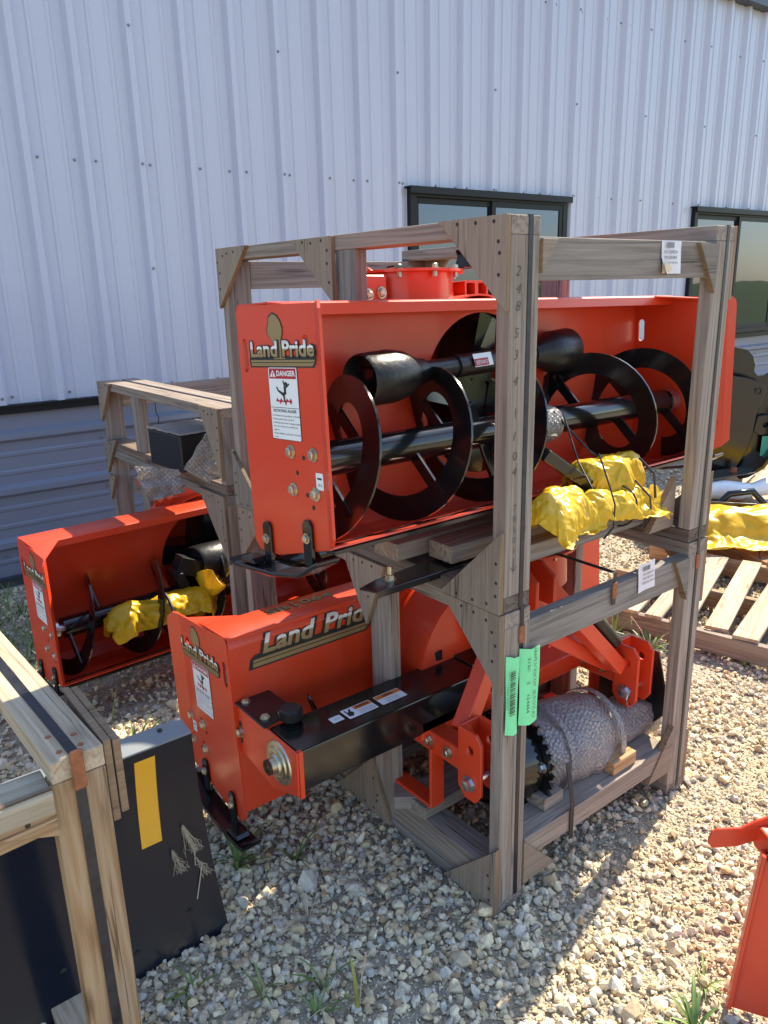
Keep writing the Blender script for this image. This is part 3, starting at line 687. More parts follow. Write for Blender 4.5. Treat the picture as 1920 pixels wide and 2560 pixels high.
strap_x(lo, [((.42, -.0006, .77), (.42, -.0006, .862), (1, 0, 0)), ((.42, 0, .8632), (.42, .2, .8632), (1, 0, 0))], .016)
for P in ((.058, -.003, .80), (.825, -.003, .80), (.42, -.0025, .815)):
    mb = MB(); mb.box((P[0]-.010, P[1]-.002, P[2]-.025), (P[0]+.010, P[1]+.002, P[2]+.02)); part('strap_clip', mb, RUST, lo, bevel=.0015)
# paper labels
def paper(root, name, M, w, h, lines, curl=0.0, mtl=PAPER):
    n = 8; mb = MB(); vs = []; fs = []
    for i in range(n+1):
        for j in range(n+1):
            u, v = i/n-.5, j/n-.5; z = .0012+.0018*math.sin(u*7+v*3)+(.02*max(0, (-u-v-.55))*curl*2)
            vs.append((u*w, v*h, z))
    for i in range(n):
        for j in range(n): a = i*(n+1)+j; fs.append((a, a+n+1, a+n+2, a+1))
    mb.add(vs, fs); o = part(name, mb, mtl, root, M, smooth=60, solid=.0004)
    return o
def barcode(root, M, x, y, w, h, n=18, seed=1, dz=.004, vert=False):
    r_ = random.Random(seed); polys = []; p = 0
    while p < 1:
        bw = r_.choice((.012, .02, .03)); 
        a, b = p, min(1, p+bw)
        if vert: polys.append([(x-w/2, y-h/2+a*h), (x+w/2, y-h/2+a*h), (x+w/2, y-h/2+b*h), (x-w/2, y-h/2+b*h)])
        else: polys.append([(x-w/2+a*w, y-h/2), (x-w/2+b*w, y-h/2), (x-w/2+b*w, y+h/2), (x-w/2+a*w, y+h/2)])
        p += bw+r_.choice((.012, .02, .03))
    flats('barcode', polys, INK, root, M, dz)
LM = frame_m((.572, -.0003+.004, 1.655), (1, 0, 0), (0, 0, 1))
lab = paper(up, 'paper_label', LM, .085, .078, [], 1)
barcode(lab, LM, -.012, .028, .034, .014, seed=4, dz=.0042)
text('label_print', 'S/N 2269214', .011, INK, lab, LM, -.008, .012, .0045); text('label_print', 'P/N SB1064', .011, INK, lab, LM, -.008, -.001, .0045); text('label_print', 'ORIGIN 04/25/2023', .006, INK, lab, LM, .0, -.013, .0045)
mb = MB(); mb.add([(-.042, -.012, .0052), (-.008, -.036, .0052), (-.041, -.038, .0056)], [(0, 1, 2)]); mb.add([(-.03, -.010, .0085), (-.002, -.030, .0085), (-.040, -.036, .006)], [(0, 1, 2)]); part('label_curl', mb, KRAFT, lab, LM, solid=.0004)
LM2 = frame_m((.572, -.0003+.004, .813), (1, 0, 0), (0, 0, 1)) @ Matrix.Rotation(R(2), 4, 'Z')
lab2 = paper(lo, 'paper_label', LM2, .078, .082, [], 0)
barcode(lab2, LM2, -.006, .026, .034, .014, seed=9, dz=.0042)
for i, t_ in enumerate(('S/N 2269215', 'P/N SB1064', 'ORIGIN 04/25')): text('label_print', t_, .010, INK, lab2, LM2, .004, .009-.013*i, .0045)
# green shipping tags folded round the near post
def green_tag(name, pts, h0, h1, parent, txt, M2, bc):
    mb = MB(); n = 10; vs = []; fs = []
    for j in range(n+1):
        for i, (x, y) in enumerate(pts):
            z = h0+(h1-h0)*j/n; vs.append((x, y-.0015-.002*math.sin(j*.5+i), z+.0015*math.sin(i*2.1)-.012*i/len(pts)))
    m_ = len(pts)
    for j in range(n):
        for i in range(m_-1): a = j*m_+i; fs.append((a, a+1, a+m_+1, a+m_))
    mb.add(vs, fs); o = part(name, mb, GREENT, parent, smooth=50, solid=.0005); return o
tg = green_tag('shipping_tag', [(.050, -.004), (.062, -.012), (.080, -.013), (.100, -.010), (.118, -.006)], .555, .762, lo, None, None, None)
TM = frame_m((.085, -.0155, .66), (0, 0, -1), (1, 0, 0))
text('tag_print', 'CRATE 51"X34"X34"  SB10/15/25 #13', .013, INK, tg, TM, 0, .010, .0008, width=.19); text('tag_print', '212C     2     154354', .013, INK, tg, TM, 0, -.012, .0008, width=.15)
tg2 = green_tag('shipping_tag', [(.004, -.003), (.014, -.007), (.026, -.008), (.044, -.006)], .545, .755, lo, None, None, None)
TM2 = frame_m((.020, -.0125, .65), (0, 0, -1), (1, 0, 0))
barcode(tg2, TM2, -.005, .0, .12, .018, seed=21, dz=.0008); text('tag_print', '154354  LP SB1064', .008, INK, tg2, TM2, 0, -.018, .0008)

# ------------------------------------------------------------------ snow blowers
BW, BD, BH = .800, .355, .565
def logo(root, M, w, tree=True, italic=0.0, vs_=.60):
    """ "Land Pride" emblem: tree, lettering, base bar; M centred on the lettering, w = overall width"""
    s = w/1.0
    def sc_(pts): return [(x*s, y*s) for x, y in pts]
    sh = lambda pts: [(x+italic*y, y) for x, y in pts]
    base_o = sh([(-.50, -.215), (-.515, -.10), (-.49, -.055), (.49, -.055), (.515, -.10), (.50, -.17), (.47, -.215)])
    base_i = sh([(-.475, -.195), (-.49, -.11), (.49, -.11), (.48, -.16), (.455, -.195)])
    base_l = sh([(-.48, -.150), (.48, -.150), (.48, -.140), (-.48, -.140)])
    tree_o = [(-.10, .10), (-.14, .17), (-.20, .25), (-.19, .34), (-.17, .40), (-.16, .49), (-.09, .54), (-.02, .50), (.03, .42), (.055, .33), (.05, .24), (.03, .18), (.05, .10), (.03, -.06), (.09, -.12), (-.12, -.12), (-.05, -.06)]
    tree_i = [(x*.9-.005, (y-.2)*.93+.2) for x, y in tree_o]
    out = [base_o]
    if tree: out.append(tree_o)
    M = M @ Matrix.Diagonal((1, vs_, 1, 1))
    e = flats('emblem', [sc_(p) for p in out], INK, root, M, .0008)
    flats('emblem_gold', [sc_(base_i)]+([sc_(tree_i)] if tree else []), GOLD, e, M, .0013)
    flats('emblem_line', [sc_(base_l)], INK, e, M, .0018)
    for body, x0, ww in (('Land', -.255, .43), ('Pride', .265, .46)):
        text('emblem_outline', body, .30*s, INK, e, M, x0*s, .03*s, .0022, off=.022*s, shear=italic*.8, width=(ww+.05)*s)
        text('emblem_letters', body, .30*s, CHROME, e, M, x0*s, .03*s, .0030, off=.009*s, shear=italic*.8, width=ww*s)
def danger(root, M, w):
    s = w; h = 2.05*w; M = M @ Matrix.Diagonal((1, .66, 1, 1))
    b = flat('danger_decal', rrect(w, h, .05*w), INK, root, M, .0006)
    flat('decal_face', rrect(w*.965, h*.982, .045*w), WHITE, b, M, .0010)
    flat('decal_header', [(-.45*s, .70*s), (.45*s, .70*s), (.45*s, .985*s), (-.45*s, .985*s)], DREDP, b, M, .0014)
    flat('decal_triangle', [(-.42*s, .75*s), (-.22*s, .75*s), (-.32*s, .95*s)], WHITE, b, M, .0018); text('decal_mark', '!', .17*s, DREDP, b, M, -.32*s, .815*s, .0022, off=.006*s)
    text('decal_word', 'DANGER', .20*s, WHITE, b, M, .115*s, .84*s, .0018, off=.006*s, width=.62*s)
    # falling figure on an auger
    fig = [circ(.10*s, .56*s, .055*s, 10), [(.02*s, .52*s), (.09*s, .49*s), (.10*s, .28*s), (-.02*s, .22*s), (-.06*s, .27*s), (.02*s, .34*s)], [(.03*s, .50*s), (-.01*s, .64*s), (.03*s, .65*s), (.08*s, .52*s)],
           [(.08*s, .50*s), (.2*s, .58*s), (.22*s, .54*s), (.10*s, .44*s)], [(-.02*s, .22*s), (-.20*s, .36*s), (-.17*s, .40*s), (.02*s, .30*s)], [(-.19*s, .36*s), (-.24*s, .47*s), (-.20*s, .48*s), (-.15*s, .38*s)], [(-.02*s, .22*s), (.02*s, .05*s), (.06*s, .05*s), (.04*s, .26*s)]]
    flats('decal_figure', fig, INK, b, M, .0014)
    saw = [(-.26, .10), (-.22, .17), (-.18, .10), (-.13, .10), (-.09, .17), (-.05, .10), (.07, .10), (.11, .17), (.15, .10), (.19, .10), (.23, .17), (.27, .10), (.27, .06), (.23, -.01), (.19, .06), (.10, .06), (.06, -.05), (.02, .06), (-.08, .06), (-.12, -.01), (-.16, .06), (-.26, .06)]
    flats('decal_auger', [[(x*s, y*s) for x, y in saw]], DREDP, b, M, .0015)
    flat('decal_rule', [(-.47*s, -.115*s), (.47*s, -.115*s), (.47*s, -.10*s), (-.47*s, -.10*s)], INK, b, M, .0014)
    text('decal_words', 'ROTATING AUGER', .12*s, INK, b, M, 0, -.20*s, .0014, width=.78*s, off=.002*s)
    for i, t_ in enumerate(('To Prevent Serious Injury or Death', '• Keep hands, feet, hair and', '  clothing away from rotating auger.', '• Do not remove or modify any', '  guards.', '• Keep children well clear of work', '  area.')):
        text('decal_words', t_, .066*s, INK, b, M, -.45*s, (-.335-.102*i)*s, .0014, align='LEFT')
AUG = {}
def blower(root, M, fan=True, decals=(-1,), mast=True, cx=-.155):
    """local frame: x width, y=0 open front, z=0 bottom; world matrix M"""
    P = lambda n, mb, m, par=None, **k: part(n, mb, m, par or root, M, **k)
    # end panels with flared front flange
    for s in (-1, 1):
        outer = [(.045, .052), (.045, BH-.01), (BD-.012, BH), (BD, BH-.012), (BD, .02), (BD-.02, 0), (.26, .0)]
        holes = [circ(.085, .482, .013, 14), slot(BD-.028, .455, .022, .075)]
        v, f = sheet_holes(outer, holes); mb = MB(); mb.add([(s*BW, y, z) for y, z in v], f)
        mb.add([(s*BW, .045, .052), (s*BW, .045, BH-.01), (s*(BW+.010), .02, BH-.006), (s*(BW+.021), .004, BH-.022), (s*(BW+.022), .0, BH-.04), (s*(BW+.022), .0, .085), (s*(BW+.012), .02, .064)], [(0, 1, 2, 3, 4, 5, 6)])
        bm_o = P('end_panel', mb, RED, solid=.006, bevel=.0)
        hb = MB()
        for (y, z) in (((.166, .250), (.081, .250), (.166, .166), (.081, .166)) if s < 0 else ((.132, .226), (.047, .226), (.132, .144), (.047, .144))): hb.hexbolt((s*(BW+.003), y, z), (s, 0, 0), .0115, .010)
        P('bolt', hb, ZINC, bm_o, kind='stuff')
        nb = MB()
        for (y, z) in ((.120, .240), (.148, .205), (.066, .205), (.115, .160), (.095, .135)): nb.cyl((s*(BW+.0032), y, z), (s*(BW+.0036), y, z), .0055, n=10)
        P('bolt_hole', nb, NAIL, bm_o, kind='stuff')
        # skid shoe: two slotted tabs and a flat shoe
        for y, zb_ in ((.10, .0), (.27, -.03)):
            tb = MB(); tb.prism([(y, zb_), (y+.034, zb_), (y+.034, zb_+.095), (y+.026, zb_+.105), (y+.008, zb_+.105), (y, zb_+.095)], 0, s*(BW+.004), s*(BW+.012)); t_ = P('shoe_bracket', tb, BLK, bevel=.002)
            hb = MB(); hb.hexbolt((s*(BW+.012), y+.017, zb_+.065), (s, 0, 0), .009, .007); P('bolt', hb, ZINC, t_)
        prof_s = [(.41, -.036), (.385, -.044), (.22, -.036), (.11, -.016), (.03, .026)]; tk = .011
        pts_s = prof_s+[(y, z+tk) for y, z in prof_s[::-1]]
        sh = MB(); sh.prism(pts_s, 0, s*(BW-.012), s*(BW+.050)); P('skid_shoe', sh, BLK, bevel=.003)
        ib = MB(); ib.prism([(.30, -.026), (.37, -.028), (.36, -.014), (.31, -.012)], 0, s*(BW+.0), s*(BW+.044)); P('shoe_pad', ib, BLK, bevel=.003)
    # back panel with the fan opening
    v, f = sheet_holes([(-BW, .04), (BW, .04), (BW, BH), (-BW, BH)], [circ(0, .30, .235, 48)]); mb = MB(); mb.add([(x, BD, z) for x, z in v], f); P('back_panel', mb, RED, solid=.005)
    mb = MB(); fl = [(BD, .045), (BD-.05, .006), (.26, .0), (.05, .05)]
    mb.add([(-BW, y, z) for y, z in fl]+[(BW, y, z) for y, z in fl], [(i, i+1, i+5, i+4) for i in range(3)]); P('floor_panel', mb, RED, solid=.005)
    # cutting edge
    mb = MB(); mb.box((-BW+.01, .045, .036), (BW-.01, .10, .044)); P('cutting_edge', mb, BLKM)
    # top lip with folded edge and corner triangles
    e = [(BD+.004, BH-.03), (BD, BH-.004), (BD-.006, BH), (.222, BH), (.215, BH-.004), (.213, BH-.028)]
    mb = MB(); n = len(e); mb.add([(-BW, y, z) for y, z in e]+[(BW, y, z) for y, z in e], [(i, i+1, n+i+1, n+i) for i in range(n-1)])
    P('top_lip', mb, RED, solid=.004, smooth=50)
    for s in (-1, 1):
        mb = MB(); mb.add([(s*(BW-.002), .218, BH-.001), (s*(BW-.11), .218, BH-.001), (s*(BW-.002), .06, BH-.02)], [(0, 1, 2)]); P('corner_brace', mb, RED, solid=.004)
    # fan housing and fan
    v, f = sheet_holes(circ(0, .30, .285, 48), [circ(0, .30, .03, 12)])
    mb = MB(); mb.lathe((0, BD+.002, .30), (0, 1, 0), [(0, .285), (.175, .285)], 48)
    fo = P('fan_housing', mb, RED, solid=.005, smooth=40)
    mb = MB(); mb.add([(x, BD+.178, z) for x, z in v], f); P('housing_plate', mb, RED, fo, solid=.005)
    mb = MB()
    for a in (35, 155, 275):
        t = R(a); rb = [(0, 0), (.09, 0), (0, .13)]
        M2 = Matrix.Translation((0, BD+.182, .30)) @ Matrix.Rotation(t, 4, 'Y')
        mb.add([M2 @ Vector(p) for p in ((-.003, 0, .06), (.003, 0, .06), (.003, .10, .06), (-.003, .10, .06), (-.003, 0, .24), (.003, 0, .24))], [(0, 1, 5, 4), (0, 4, 3), (1, 2, 5), (2, 3, 4, 5), (0, 3, 2, 1)])
    P('housing_rib', mb, RED, fo)
    if fan:
        mb = MB(); mb.cyl((0, BD+.02, .30), (0, BD+.16, .30), .045, n=16)
        for k in range(4):
            M2 = Matrix.Translation((0, BD+.09, .30)) @ Matrix.Rotation(R(12+90*k), 4, 'Y')
            mb.add([M2 @ Vector(p) for p in ((-.05, -.075, .04), (-.05, .065, .04), (.05, -.075, .04), (.05, .065, .04), (-.042, -.085, .265), (-.042, .065, .265), (.03, -.075, .265), (.03, .065, .265))], [(0, 1, 5, 4), (0, 4, 6, 2), (2, 6, 7, 3)])
        P('fan', mb, BLK, solid=.006)
    # discharge chute base on top of the fan housing
    cy = BD+.17
    mb = MB(); mb.lathe((cx, cy, BH-.03), (0, 0, 1), [(0, .150), (.115, .150)], 36); ch = P('chute_base', mb, RED, solid=.005, smooth=40)
    v, f = sheet_holes(circ(cx, cy, .185, 40), [circ(cx, cy, .140, 32)]); mb = MB(); mb.add([(x, y, BH+.088) for x, y in v], f); P('chute_flange', mb, RED, ch, solid=.007)
    mb = MB(); hb = MB()
    for k in range(10):
        a = R(36*k+12); p = (cx+.166*math.cos(a), cy+.166*math.sin(a), BH+.091); hb.hexbolt(p, (0, 0, 1), .009, .012); hb.cyl((p[0], p[1], BH+.07), (p[0], p[1], BH+.084), .007, n=6)
        if k % 3 == 0: mb.ribbon([(p[0]-.03, p[1], BH+.0965), (p[0]+.03, p[1], BH+.0965)], (0, 1, 0), .03, .005)
    P('bolt', hb, ZINC, ch, kind='stuff'); P('chute_clip', mb, BLK, ch, kind='stuff')
    mb = MB(); mb.prism([(cx+.10, BH+.094), (cx+.15, BH+.094), (cx+.136, BH+.13), (cx+.138, BH+.146), (cx+.105, BH+.146), (cx+.114, BH+.13)], 1, cy-.16, cy-.12); P('cable_hook', mb, BLK, ch, bevel=.003)
    # brackets beside the chute
    mb = MB(); mb.box((cx-.245, cy-.12, BH-.01), (cx-.155, cy-.112, BH+.075)); mb.box((cx-.245, cy-.112, BH+.066), (cx-.155, cy+.06, BH+.075)); P('chute_bracket', mb, RED, bevel=.002)
    hb = MB(); hb.hexbolt((cx-.22, cy-.121, BH+.025), (0, -1, 0), .012, .009); hb.hexbolt((cx-.175, cy-.121, BH+.03), (0, -1, 0), .012, .009); P('bolt', hb, ZINC)
    for dx in (.155, .205):
        tb = MB(); o_ = rrect(.05, .07, .008); i_ = rrect(.036, .056, .005); v, f = sheet_holes(o_, [i_])
        tb.add([(cx+dx+.035+x, cy-.10, BH+.03+z) for x, z in v], f); n_ = len(o_)
        for lp in (o_, i_): tb.add([(cx+dx+.035+x, cy-.10, BH+.03+z) for x, z in lp]+[(cx+dx+.035+x, cy+.12, BH+.03+z) for x, z in lp], [(i, (i+1) % len(lp), len(lp)+(i+1) % len(lp), len(lp)+i) for i in range(len(lp))])
        P('square_tube', tb, RED)
    # top-link mast plates
    for dx in ((cx-.035, cx+.035) if mast else ()):
        mb = MB(); pts = [(cy+.22+.075*math.cos(R(a)), BH+.045+.085*math.sin(R(a))) for a in range(-10, 191, 12)]+[(cy+.145, BH-.02), (cy+.295, BH-.02)]
        mb.prism(pts, 0, dx, dx+.010); P('mast_plate', mb, RED, bevel=.002)
    # auger
    ax_y, ax_z = .205, .213
    A = Vector((0, ax_y, ax_z)); mb = MB(); mb.cyl((-BW+.07, ax_y, ax_z), (BW-.07, ax_y, ax_z), .041, n=32); 
    au = P('auger', mb, BLK, smooth=40)
    mb = MB(); mb.cyl((-BW+.004, ax_y, ax_z), (BW-.004, ax_y, ax_z), .017, n=16); mb.cyl((-BW+.004, ax_y, ax_z), (-BW+.05, ax_y, ax_z), .04, n=20); mb.cyl((BW-.05, ax_y, ax_z), (BW-.004, ax_y, ax_z), .04, n=20); P('auger_shaft', mb, STEEL, au, smooth=40)
    r0, r1, pitch = .124, .188, .28
    for s in (-1, 1):
        mb = MB(); vs = []; fs = []; n = 0; turns = 2.45 if s < 0 else 1.8; steps = int(turns*40)
        for i in range(steps+1):
            ph = 2*math.pi*i/40+math.pi; x = s*(.765-.015-i/40*pitch)
            # ph: 0 top -> back -> bottom -> front going inward
            sy, cz_ = math.sin(ph), math.cos(ph)
            for rr in (r0, r1): vs.append((x, ax_y+rr*sy, ax_z+rr*cz_))
        fs = [(2*i, 2*i+1, 2*i+3, 2*i+2) for i in range(steps)]
        mb.add(vs, fs); fl_o = P('flighting', mb, BLK, au, solid=.006, smooth=60)
        sb = MB()
        for i in range(5, steps, 20):
            ph = 2*math.pi*i/40+math.pi; x = s*(.765-.015-i/40*pitch); d = Vector((0, math.sin(ph), math.cos(ph)))
            sb.ribbon([A+Vector((x-A.x, 0, 0))+d*.03, A+Vector((x-A.x, 0, 0))+d*.165], d.cross(Vector((1, 0, 0))), .030, .007)
        P('spoke', sb, BLK, fl_o, kind='stuff')
    # decals on the listed end panels
    for s in decals:
        yc = (BD+.045)/2+.01
        for_m = M @ frame_m((s*(BW+.0032), .178 if s < 0 else .165, .462), (0, s, 0), (0, 0, 1)); logo(root, for_m, .255)
        dm_ = M @ frame_m((s*(BW+.0032), .178 if s < 0 else .160, .352), (0, s, 0), (0, 0, 1)); danger(root, dm_, .116)
        sm = M @ frame_m((s*(BW+.0032), .065, .195), (0, s, 0), (0, 0, 1)); d_ = flat('service_decal', rrect(.026, .036, .002), WHITE, root, sm, .0006); flats('decal_ink', [[(-.008, .004), (.008, .004), (.008, .008), (-.008, .008)]], INK, d_, sm, .001); text('decal_words', '10 h', .009, INK, d_, sm, 0, -.008, .001)
def place(local, world, rot): return Matrix.Translation(Vector(world)-rot @ Vector(local)) @ rot.to_4x4()
rotU = (Matrix.Rotation(R(1.9), 3, 'Z') @ Matrix.Rotation(R(.9), 3, 'Y') @ Matrix.Rotation(R(-3.2), 3, 'X'))
MU = place((-BW, BD, BH), (-.377, .489, 1.567), rotU)
ub = thing('snow_blower', 'orange red snow blower with its black auger facing the yard in the upper crate', 'snow blower', M=MU, group='snow blowers in crates')
blower(ub, MU, decals=(-1,))
rotL = (Matrix.Rotation(R(180), 3, 'Z') @ Matrix.Rotation(R(3.2), 3, 'X'))
ML = place((BW, BD, BH), (-.415, .615, .706), rotL)
lb = thing('snow_blower', 'orange red snow blower seen from behind in the lower crate with large lettering', 'snow blower', M=ML, group='snow blowers in crates')
blower(lb, ML, fan=False, decals=(1,), mast=False)
rotR = (Matrix.Rotation(R(3.0), 3, 'Z'))
MR = place((-BW, BD, BH), (-.620, 1.955, .712), rotR)
rb_ = thing('snow_blower', 'orange red snow blower standing at the far left beside the metal wall', 'snow blower', M=MR, group='snow blowers in crates')
blower(rb_, MR, decals=(-1,), mast=False, cx=.03)

# rear lettering of the lower blower
rp = ML @ frame_m((BW-.285, BD+.0035, .512), (-1, 0, 0), (0, 0, 1)); logo(lb, rp, .41, tree=False, italic=.30, vs_=.62)
tp = ML @ frame_m((BW-.285, .268, BH+.0025), (-1, 0, 0), (0, -1, 0)); text('model_outline', 'SB1064', .052, INK, lb, tp, 0, 0, .0004, off=.0024, width=.232); text('model_number', 'SB1064', .052, GOLD, lb, tp, 0, 0, .001, off=.0010, width=.225)

# ---- drive case of the lower blower (left, toward the camera)
xb = -.40
mb = MB(); mb.prism([(.607, .515), (.295, .515), (.298, .39), (.43, .345), (.607, .375)], 0, xb-.006, xb); dc = part('drive_bracket', mb, RED, lb, bevel=.002)
mb = MB(); mb.prism([(.607, .515), (.455, .515), (.455, .37), (.607, .375)], 0, xb+.006, xb+.010)
mb = MB(); mb.box((xb, .295, .383), (xb+.012, .308, .515)); part('drive_bracket_lip', mb, RED, dc)
mb = MB(); mb.prism([(xb-.014, .612), (xb+.095, .612), (xb+.10, .46), (xb-.014, .44)], 2, .517, .523); cov = part('cover_plate', mb, BLKM, dc, bevel=.002)
hb = MB()
for p in ((xb+.012, .585, .523), (xb+.012, .48, .523), (xb+.06, .47, .523)): hb.hexbolt(p, (0, 0, 1), .010, .008)
hb.hexbolt((xb-.006, .59, .435), (-1, 0, 0), .0125, .012); part('bolt', hb, ZINC, dc, kind='stuff')
mb = MB(); mb.prism(slot(.59, .435, .014, .07), 0, xb-.0068, xb-.0064); part('adjust_slot', mb, NAIL, dc)
# bearing flange
mb = MB(); mb.lathe((xb-.006, .385, .445), (-1, 0, 0), [(0, .060), (.004, .058), (.006, .046), (.010, .044), (.013, .034), (.012, .030), (.018, .028), (.018, .021), (.030, .021), (.030, .0)], 32); part('bearing_flange', mb, ZINC, dc, smooth=35)
mb = MB(); mb.lathe((xb-.030, .385, .445), (-1, 0, 0), [(-.01, .0205), (.012, .0205), (.012, .013), (.002, .012), (.002, 0)], 20); part('shaft_end', mb, simple('brown_steel', (.10, .06, .04), .5, .8), dc, smooth=35)
# long black case along x
mb = MB(); mb.prism([(.30, .513), (.445, .513), (.445, .385), (.32, .385), (.30, .40)], 0, xb+.004, .235); cs = part('drive_case', mb, BLK, lb, bevel=.004, seg=2)
mb = MB(); mb.prism([(.34, .52), (.56, .52), (.56, .33), (.34, .33)], 0, .235, .36); part('gear_case', mb, BLK, cs, bevel=.004, seg=2)
def knob(parent, p, r, h):
    mb = MB(); n = 36; vs = []; fs = []
    mb.lathe(p, (0, 0, 1), [(0, r*.55), (.006, r*.55), (.006, r*.72), (.010, r*.75)], 20)
    pr_ = [r*(1.0 if (i//3) % 2 else .93) for i in range(n)]
    for z in (.010, h): vs += [(p[0]+pr_[i]*math.cos(2*math.pi*i/n), p[1]+pr_[i]*math.sin(2*math.pi*i/n), p[2]+z) for i in range(n)]
    vs += [(p[0]+pr_[i]*.86*math.cos(2*math.pi*i/n), p[1]+pr_[i]*.86*math.sin(2*math.pi*i/n), p[2]+h+.004) for i in range(n)]
    fs = [(i, (i+1) % n, n+(i+1) % n, n+i) for i in range(n)]+[(n+i, n+(i+1) % n, 2*n+(i+1) % n, 2*n+i) for i in range(n)]+[tuple(range(2*n, 3*n)), tuple(range(n))[::-1]]
    mb.add(vs, fs); return part('filler_cap', mb, RUBBER, parent, smooth=30)
knob(cs, (-.335, .435, .514), .031, .036); knob(cs, (.175, .45, .514), .031, .036)
# warning decals on the case
def warn(M, w, h, pict):
    b = flat('warning_decal', rrect(w, h, .003), INK, cs, M, .0006); flat('decal_face', rrect(w*.97, h*.95, .003), WHITE, b, M, .0010)
    x0 = -.10*w if pict else -.47*w
    flat('decal_header', [(x0, .10*h), (.47*w, .10*h), (.47*w, .43*h), (x0, .43*h)], ORANGEP, b, M, .0013); text('decal_word', 'WARNING', .30*h, INK, b, M, (x0+.47*w)/2, .26*h, .0017, off=.0004, width=.44*w)
    for i in range(3): text('decal_words', 'MOVING PARTS HAZARD' if i == 0 else 'KEEP AWAY FROM DRIVE', .11*h, INK, b, M, (x0+.47*w)/2, (-.06-.15*i)*h, .0014, width=.5*w)
    if pict: flats('decal_figure', [[(-.43*w, -.25*h), (-.3*w, -.32*h), (-.2*w, -.05*h), (-.24*w, .1*h), (-.40*w, .12*h)], [(-.36*w, .02*h), (-.28*w, .02*h), (-.20*w, .34*h), (-.25*w, .36*h)], [(-.40*w, .1*h), (-.36*w, .1*h), (-.38*w, .34*h), (-.42*w, .34*h)]], INK, b, M, .0014)
cm = lambda x, y: frame_m((x, y, .5135), (1, 0, 0), (0, 1, 0))
warn(cm(-.165, .365), .098, .052, True); warn(cm(-.060, .365), .088, .052, False)
sm = cm(-.24, .365); d_ = flat('service_decal', rrect(.035, .028, .002), WHITE, cs, sm, .0006); text('decal_words', '10 h', .010, INK, d_, sm, 0, 0, .001)

# ---- three-point hitch of the lower blower
hf = lb
def clevis(x, y, z, w=.075):
    """U plate, open forwards (-y)"""
    pl = [(y+.085, z+.10), (y+.02, z+.10), (y, z+.075), (y, z-.075), (y+.02, z-.105), (y+.06, z-.105), (y+.085, z-.08)]
    for i, xx in enumerate((x, x+w)):
        v, f = sheet_holes(pl, [circ(y+.042, z+.045, .013, 14)]); mb = MB(); mb.add([(xx, a, b) for a, b in v], f); cl = part('hitch_plate', mb, RED, hf, solid=.011, bevel=.002)
    mb = MB(); mb.box((x, y+.083, z-.08), (x+w, y+.093, z+.10)); part('hitch_web', mb, RED, hf, bevel=.002)
    mb = MB(); mb.cyl((x-.02, y+.042, z-.055), (x+w+.02, y+.042, z-.055), .0115, n=16); mb.hexbolt((x-.006, y+.042, z-.055), (-1, 0, 0), .017, .015); pn = part('hitch_pin', mb, STEEL, hf, smooth=30)
    return pn
clevis(.020, .085, .385); pn = clevis(.700, .085, .410)
mb = MB(); mb.tube([(.690+.022*math.cos(t*.5), .10+.0*t, .355+.028*math.sin(t*.5)-.01) for t in range(13)], .0016, 6); part('lynch_ring', mb, STEEL, pn)
for xa, ya, za in ((.02, .17, .375), (.70, .17, .40)):
    mb = MB(); mb.box((xa+.005, .17, za-.035), (xa+.065, .40, za+.03)); part('lower_arm', mb, RED, hf, bevel=.004, seg=2)
    hb = MB()
    for yy in (.22, .30, .36): hb.hexbolt((xa+.004, yy, za), (-1, 0, 0), .013, .012)
    part('bolt', hb, ZINC, hf, kind='stuff')
mb = MB(); mb.box((.0, .30, .375), (.80, .40, .435)); part('cross_beam', mb, RED, hf, bevel=.004, seg=2)
def bar(name, a, b, w, t, wd, m=RED, root=lb):
    a, b = Vector(a), Vector(b); x = (b-a).normalized(); y = Vector(wd); y = (y-x*y.dot(x)).normalized(); z = x.cross(y); ln = (b-a).length
    Mx = Matrix(((x.x, y.x, z.x, a.x), (x.y, y.y, z.y, a.y), (x.z, y.z, z.z, a.z), (0, 0, 0, 1))); mb = MB(); mb.box((0, -w/2, -t/2), (ln, w/2, t/2)); return part(name, mb, m, root, Mx, bevel=.004, seg=2)
bar('mast_tube', (.06, .20, .44), (.33, .27, .76), .05, .05, (0, 1, 0)); bar('mast_tube', (.70, .20, .45), (.44, .27, .76), .05, .05, (0, 1, 0))
bar('brace_tube', (.68, .15, .44), (.45, .15, .67), .055, .045, (0, 1, 0)); bar('brace_tube', (.70, .22, .42), (.36, .24, .64), .06, .045, (0, 1, 0))
mb = MB(); mb.cyl((.53, .16, .665), (.67, .16, .525), .024, n=18); part('rubber_sleeve', mb, RUBBER, lb, smooth=40)
for xx in (.345, .42):
    mb = MB(); mb.prism([(.20, .70), (.34, .70), (.34, .80), (.31, .825), (.25, .825), (.20, .79)], 0, xx, xx+.012); part('mast_plate', mb, RED, lb, bevel=.003)
# parking stands
for xs in (.01, .72):
    mb = MB(); mb.box((xs, .275, .165), (xs+.05, .285, .36)); mb.box((xs, .285, .165), (xs+.05, .48, .175)); part('parking_stand', mb, RED, lb, bevel=.002)
# red plate and lamp bracket at the right rear of the hitch
mb = MB(); mb.prism([(.55, .56), (.60, .56), (.60, .84), (.55, .88), (.50, .86)], 0, .70, .706); part('side_plate', mb, RED, lb, bevel=.002)
# black belting behind the right clevis
mb = MB(); mb.add([(.80, .10, .20), (.80, .34, .20), (.83, .34, .46), (.83, .10, .46), (.78, .02, .30)], [(0, 1, 2, 3), (0, 3, 4)]); part('rubber_guard', mb, RUBBER, lb, solid=.006)

